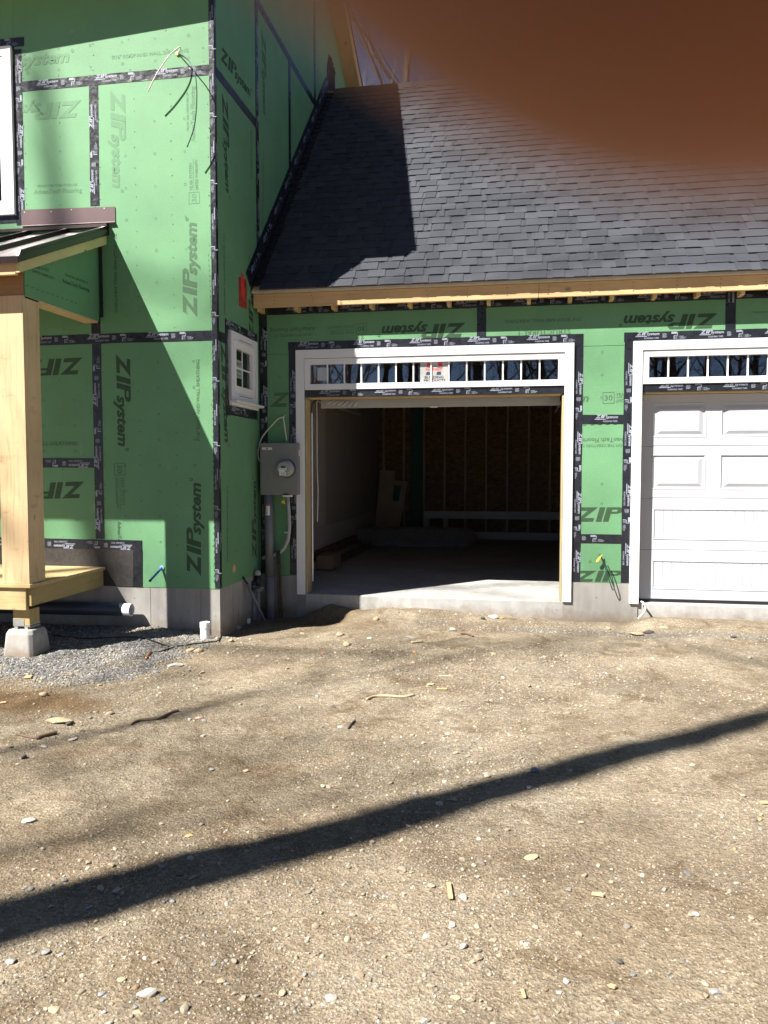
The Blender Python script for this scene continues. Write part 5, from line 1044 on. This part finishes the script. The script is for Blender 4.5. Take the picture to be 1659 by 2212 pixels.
twig = plain('brown_twig', (.13, .085, .055), .85, 0, .3, 40, .3); bleach = plain('bleached_twig', (.45, .35, .22), .8, 0, .2, 40, .3)
stick((Z9(715, 632), Z9(760, 610), Z9(860, 600), Z9(930, 568), Z9(970, 555)), .009, twig, 'long brown twig lying in the left of the yard')
stick((Z9(90, 684), Z9(140, 695), Z9(205, 708)), .007, twig, 'thin brown twig, left one of the crossed pair'); stick((Z9(205, 708), Z9(255, 692), Z9(305, 678)), .012, twig, 'thick brown twig, right one of the crossed pair')
stick((Z9(300, 370), Z9(350, 366), Z9(412, 362)), .006, twig, 'dark twig lying on the lower edge of the gravel')
stick((Z10(820, 690), Z10(870, 672), Z10(950, 670), Z10(1040, 676), Z10(1100, 662)), .009, bleach, 'bleached stick in the middle of the yard'); stick((Z10(1250, 547), Z10(1340, 552)), .006, bleach, 'thin straight stick right of the bleached one')
stick((Z10(1380, 298), Z10(1420, 302), Z10(1452, 314)), .010, twig, 'short brown stick in front of the open bay'); stick((Z10(1085, 352), Z10(1150, 345)), .010, bleach, 'pale stick below the flat grey stone'); stick((Z10(712, 862), Z10(735, 830), Z10(750, 815)), .006, M['black'], 'short black twig in the middle of the yard')
stick((R2(800, 1068), R2(960, 1062)), .009, bleach, 'pale stick in the dirt before the closed door'); stick((R2(880, 1190), R2(920, 1175)), .007, twig, 'brown twig by the pale boulder')
def chip(p, p2, w, label):
    a, b = onG(p), onG(p2); z = np.array([0, 0, .006]); tag(MB().bar(a+z, b+z+np.array([0, 0, .004]), w, .007).build('wood_chip', M['pineX'], None, bevel=.001), label, 'wood chip', 'wood chips on the dirt')
chip(Z12(290, 525), Z12(300, 595), .016, 'upright splinter of pine beside the white round stone'); chip(Z12(905, 570), Z12(955, 582), .015, 'pine splinter in the right foreground'); chip(Z12(980, 965), Z12(1005, 978), .014, 'pine chip near the bottom right'); chip(Z12(605, 985), Z12(615, 1020), .01, 'thin pine splinter near the bottom centre'); chip(Z10(1235, 625), Z10(1298, 629), .02, 'tan wood chip right of the bleached stick'); chip(Z10(772, 162), Z10(802, 150), .02, 'tan wood chip on the dirt heap'); chip(Z9(133, 372), Z9(172, 372), .07, 'little sawn wood block at the left gravel edge'); chip(Z10(1180, 598), Z10(1220, 600), .03, 'wide wood chip above the tan one'); chip(Z9(0, 512), Z9(36, 510), .02, 'pale splinter at the left edge of the yard'); chip(Z12(1625, 178), Z12(1659, 182), .02, 'pine splinter at the right edge of the yard')
# pebbles: the largest two hundred or so are things of their own, the rest one mass of gravel
def visible(x, y, z):
    d = np.stack([x, y, z], -1)-CAM; f_ = d@_f; u_ = d@_r/f_*FOC+829.5; v_ = 1106-d@_u/f_*FOC
    return (f_ > .5) & (u_ > -60) & (u_ < 1720) & (v_ < 2280) & (v_ > 1250)
BASES = []
for k in range(10):
    bm = bmesh.new(); bmesh.ops.create_icosphere(bm, subdivisions=1, radius=.5); r = random.Random(900+k)
    for v in bm.verts: v.co = Vector((v.co.x, v.co.y*r.uniform(.65, .95), v.co.z*r.uniform(.45, .7)))*r.uniform(.82, 1.18)
    BASES.append((np.array([v.co[:] for v in bm.verts]), np.array([[v.index for v in f.verts] for f in bm.faces]))); bm.free()
PAL = np.array([(.31, .262, .195), (.34, .29, .22), (.28, .235, .172), (.40, .35, .285), (.42, .385, .33), (.26, .25, .235), (.215, .22, .225), (.30, .235, .165), (.17, .145, .12), (.36, .30, .205), (.26, .22, .165), (.33, .28, .21), (.30, .255, .19), (.34, .285, .21), (.29, .245, .185), (.38, .33, .26)])
GPAL = np.array([(.20, .197, .19), (.15, .15, .153), (.27, .262, .25), (.115, .115, .12), (.33, .315, .29), (.23, .215, .185)])
def scatter(n, x0, x1, y0, y1, smin, smax, pw, keep=None):
    x = rng.uniform(x0, x1, n); y = rng.uniform(y0, y1, n)
    if keep is not None: m = keep(x, y); x, y = x[m], y[m]
    s = smin*(1-rng.random(len(x))*(1-(smin/smax)**pw))**(-1/pw); z = GH(x, y); m = visible(x, y, z); return x[m], y[m], z[m], np.minimum(s[m], smax)
clump = lambda x, y: rng.random(len(x)) < np.clip(.32+.75*wob(x, y, 1.5, 4, 11), .06, 1)*(1-.75*damp_mask(x, y))
sets = [scatter(230000, -1.6, 6.2, -5.4, -2.6, .0038, .045, 2.8, clump), scatter(60000, -2.4, 6.6, -2.6, 1.1, .0075, .045, 2.8, clump), scatter(60000, -2.6, .5, -2.1, .05, .009, .034, 2.0, lambda x, y: rng.random(len(x)) < gravel_mask(x, y)), scatter(9000, 1.3, 6.2, .3, .95, .008, .026, 2.2, lambda x, y: rng.random(len(x)) < gravel_mask(x, y)*1.3)]
x, y, z, s = [np.concatenate(c) for c in zip(*sets)]; out = ~((y > -.01) & (x < .01)) & ~((x > -1.5) & (x < -1.15) & (y > -1.25) & (y < -.9)) & (y < YG-.02)
x, y, z, s = x[out], y[out], z[out], s[out]
gm = gravel_mask(x, y) > rng.random(len(x)); col = np.where(gm[:, None], GPAL[rng.integers(0, len(GPAL), len(x))], PAL[rng.integers(0, len(PAL), len(x))])*rng.uniform(.8, 1.15, (len(x), 1))
dist = np.linalg.norm(np.stack([x, y, z], 1)-CAM, axis=1); order = np.argsort(-(s/dist)); big = order[:190]; rest = order[190:]
for i in big:
    o = put(random.choice(SM), 'pebble'); o.location = (x[i], y[i], z[i]+s[i]*.1); o.scale = (s[i],)*3; o.rotation_euler = (rng.uniform(-.3, .3), rng.uniform(-.3, .3), rng.uniform(0, 6.28)); o.color = (*col[i], 1)
    tag(o, 'small loose pebble scattered on the dirt and gravel of the yard', 'pebble', 'pebbles scattered over the yard')
nP = len(rest); th = rng.uniform(0, 6.28, nP); ct, sn = np.cos(th), np.sin(th); bi = rng.integers(0, len(BASES), nP); VS = []; FS = []; CS = []; b = 0
for k, (bv, bf) in enumerate(BASES):
    id_ = rest[bi == k]; c_, s_ = ct[bi == k], sn[bi == k]; m = len(id_)
    vx = bv[None, :, 0]*c_[:, None]-bv[None, :, 1]*s_[:, None]; vy = bv[None, :, 0]*s_[:, None]+bv[None, :, 1]*c_[:, None]; vz = np.repeat(bv[None, :, 2], m, 0)
    tx, ty = rng.normal(0, .18, (m, 1)), rng.normal(0, .18, (m, 1)); vz = vz+vx*tx+vy*ty
    v = np.stack([vx, vy, vz], -1)*s[id_][:, None, None]; v[:, :, 0] += x[id_][:, None]; v[:, :, 1] += y[id_][:, None]; v[:, :, 2] += (z[id_]+s[id_]*.06)[:, None]
    VS.append(v.reshape(-1, 3)); FS.append((bf[None]+(np.arange(m)*len(bv))[:, None, None]+b).reshape(-1, 3)); CS.append(np.repeat(col[id_], len(bv), 0)); b += m*len(bv)
pm = np_mesh('gravel', np.concatenate(VS), np.concatenate(FS), M['pebble'], False)
at = pm.color_attributes.new('Col', 'FLOAT_COLOR', 'POINT'); cc = np.concatenate(CS); at.data.foreach_set('color', np.concatenate([cc, np.ones((len(cc), 1))], 1).astype(np.float32).ravel())
gv = put(pm, 'gravel'); gv['kind'] = 'stuff'
# ------------------------------------------------------------------ the hand holding the phone: one fingertip strays over the lens
def cs(r, u, f): return Vector(CAM+(_r*r+_u*u+_f*f)/1000)
ph = thing('smartphone', 'dark smartphone behind the lens, unseen, added to shade the fingertip', 'phone', tuple(cs(-22, -60, -6)))  # unseen phone slab, added to keep the sun off the fingertip
mb = MB(); R_ = 9; prof = []
for cxx, cyy, a0 in ((12-R_, 11-R_, 0), (-58+R_, 11-R_, 90), (-58+R_, -132+R_, 180), (12-R_, -132+R_, 270)):
    for k in range(5): t = math.radians(a0+22.5*k); prof.append((cxx+R_*math.cos(t), cyy+R_*math.sin(t)))
mb.prism(prof, lambda u, v, d: cs(u, v, d), -9.5, -2.2).build('phone_body', M['black'], ph)
hv, he, hr = [], [], []
def chain(pts, rs, root=None):
    prev = root
    for p, r in zip(pts, rs):
        hv.append(cs(*p)); hr.append(r/1000); i = len(hv)-1
        if prev is not None: he.append((prev, i))
        prev = i
    return prev
chain([(92, 2, -8)], [27]); chain([(103, -60, -14), (118, -150, -25)], [24, 29], 0)
chain([(80, 44, 6), (60, 44, 17), (38, 33, 20), (21, 18.4, 18.0), (9.5, 13.05, 16.4), (5.5, 13.05, 15), (1.6, 15.1, 14.2), (-2.5, 17.9, 13.6), (-5.0, 19.9, 13.2)], [11, 9.6, 9.0, 8.2, 7.4, 7.0, 6.8, 6.2, 4.0], 0)
chain([(78, 22, 8), (50, 10, 15), (26, 2, 8)], [10.5, 9, 7.5], 0); chain([(79, 0, 8), (50, -14, 15), (26, -24, 7)], [10.5, 8.8, 7.2], 0); chain([(82, -20, 6), (54, -34, 13), (30, -44, 6)], [10, 7.8, 6.5], 0); chain([(80, -18, -20), (52, -22, -23), (26, -24, -19)], [12, 10, 8.5], 0)
me = bpy.data.meshes.new('person'); me.from_pydata(hv, he, []); hand = put(me, 'person')
sk = hand.modifiers.new('skin', 'SKIN'); sl = me.skin_vertices[0].data
for i, r in enumerate(hr): sl[i].radius = (r, r); sl[i].use_root = i == 0
sb = hand.modifiers.new('sub', 'SUBSURF'); sb.levels = sb.render_levels = 3; sk.use_smooth_shade = True; me.materials.append(M['skin'])
tag(hand, 'hand of the person taking the picture, one blurred fingertip over the top right corner', 'person')
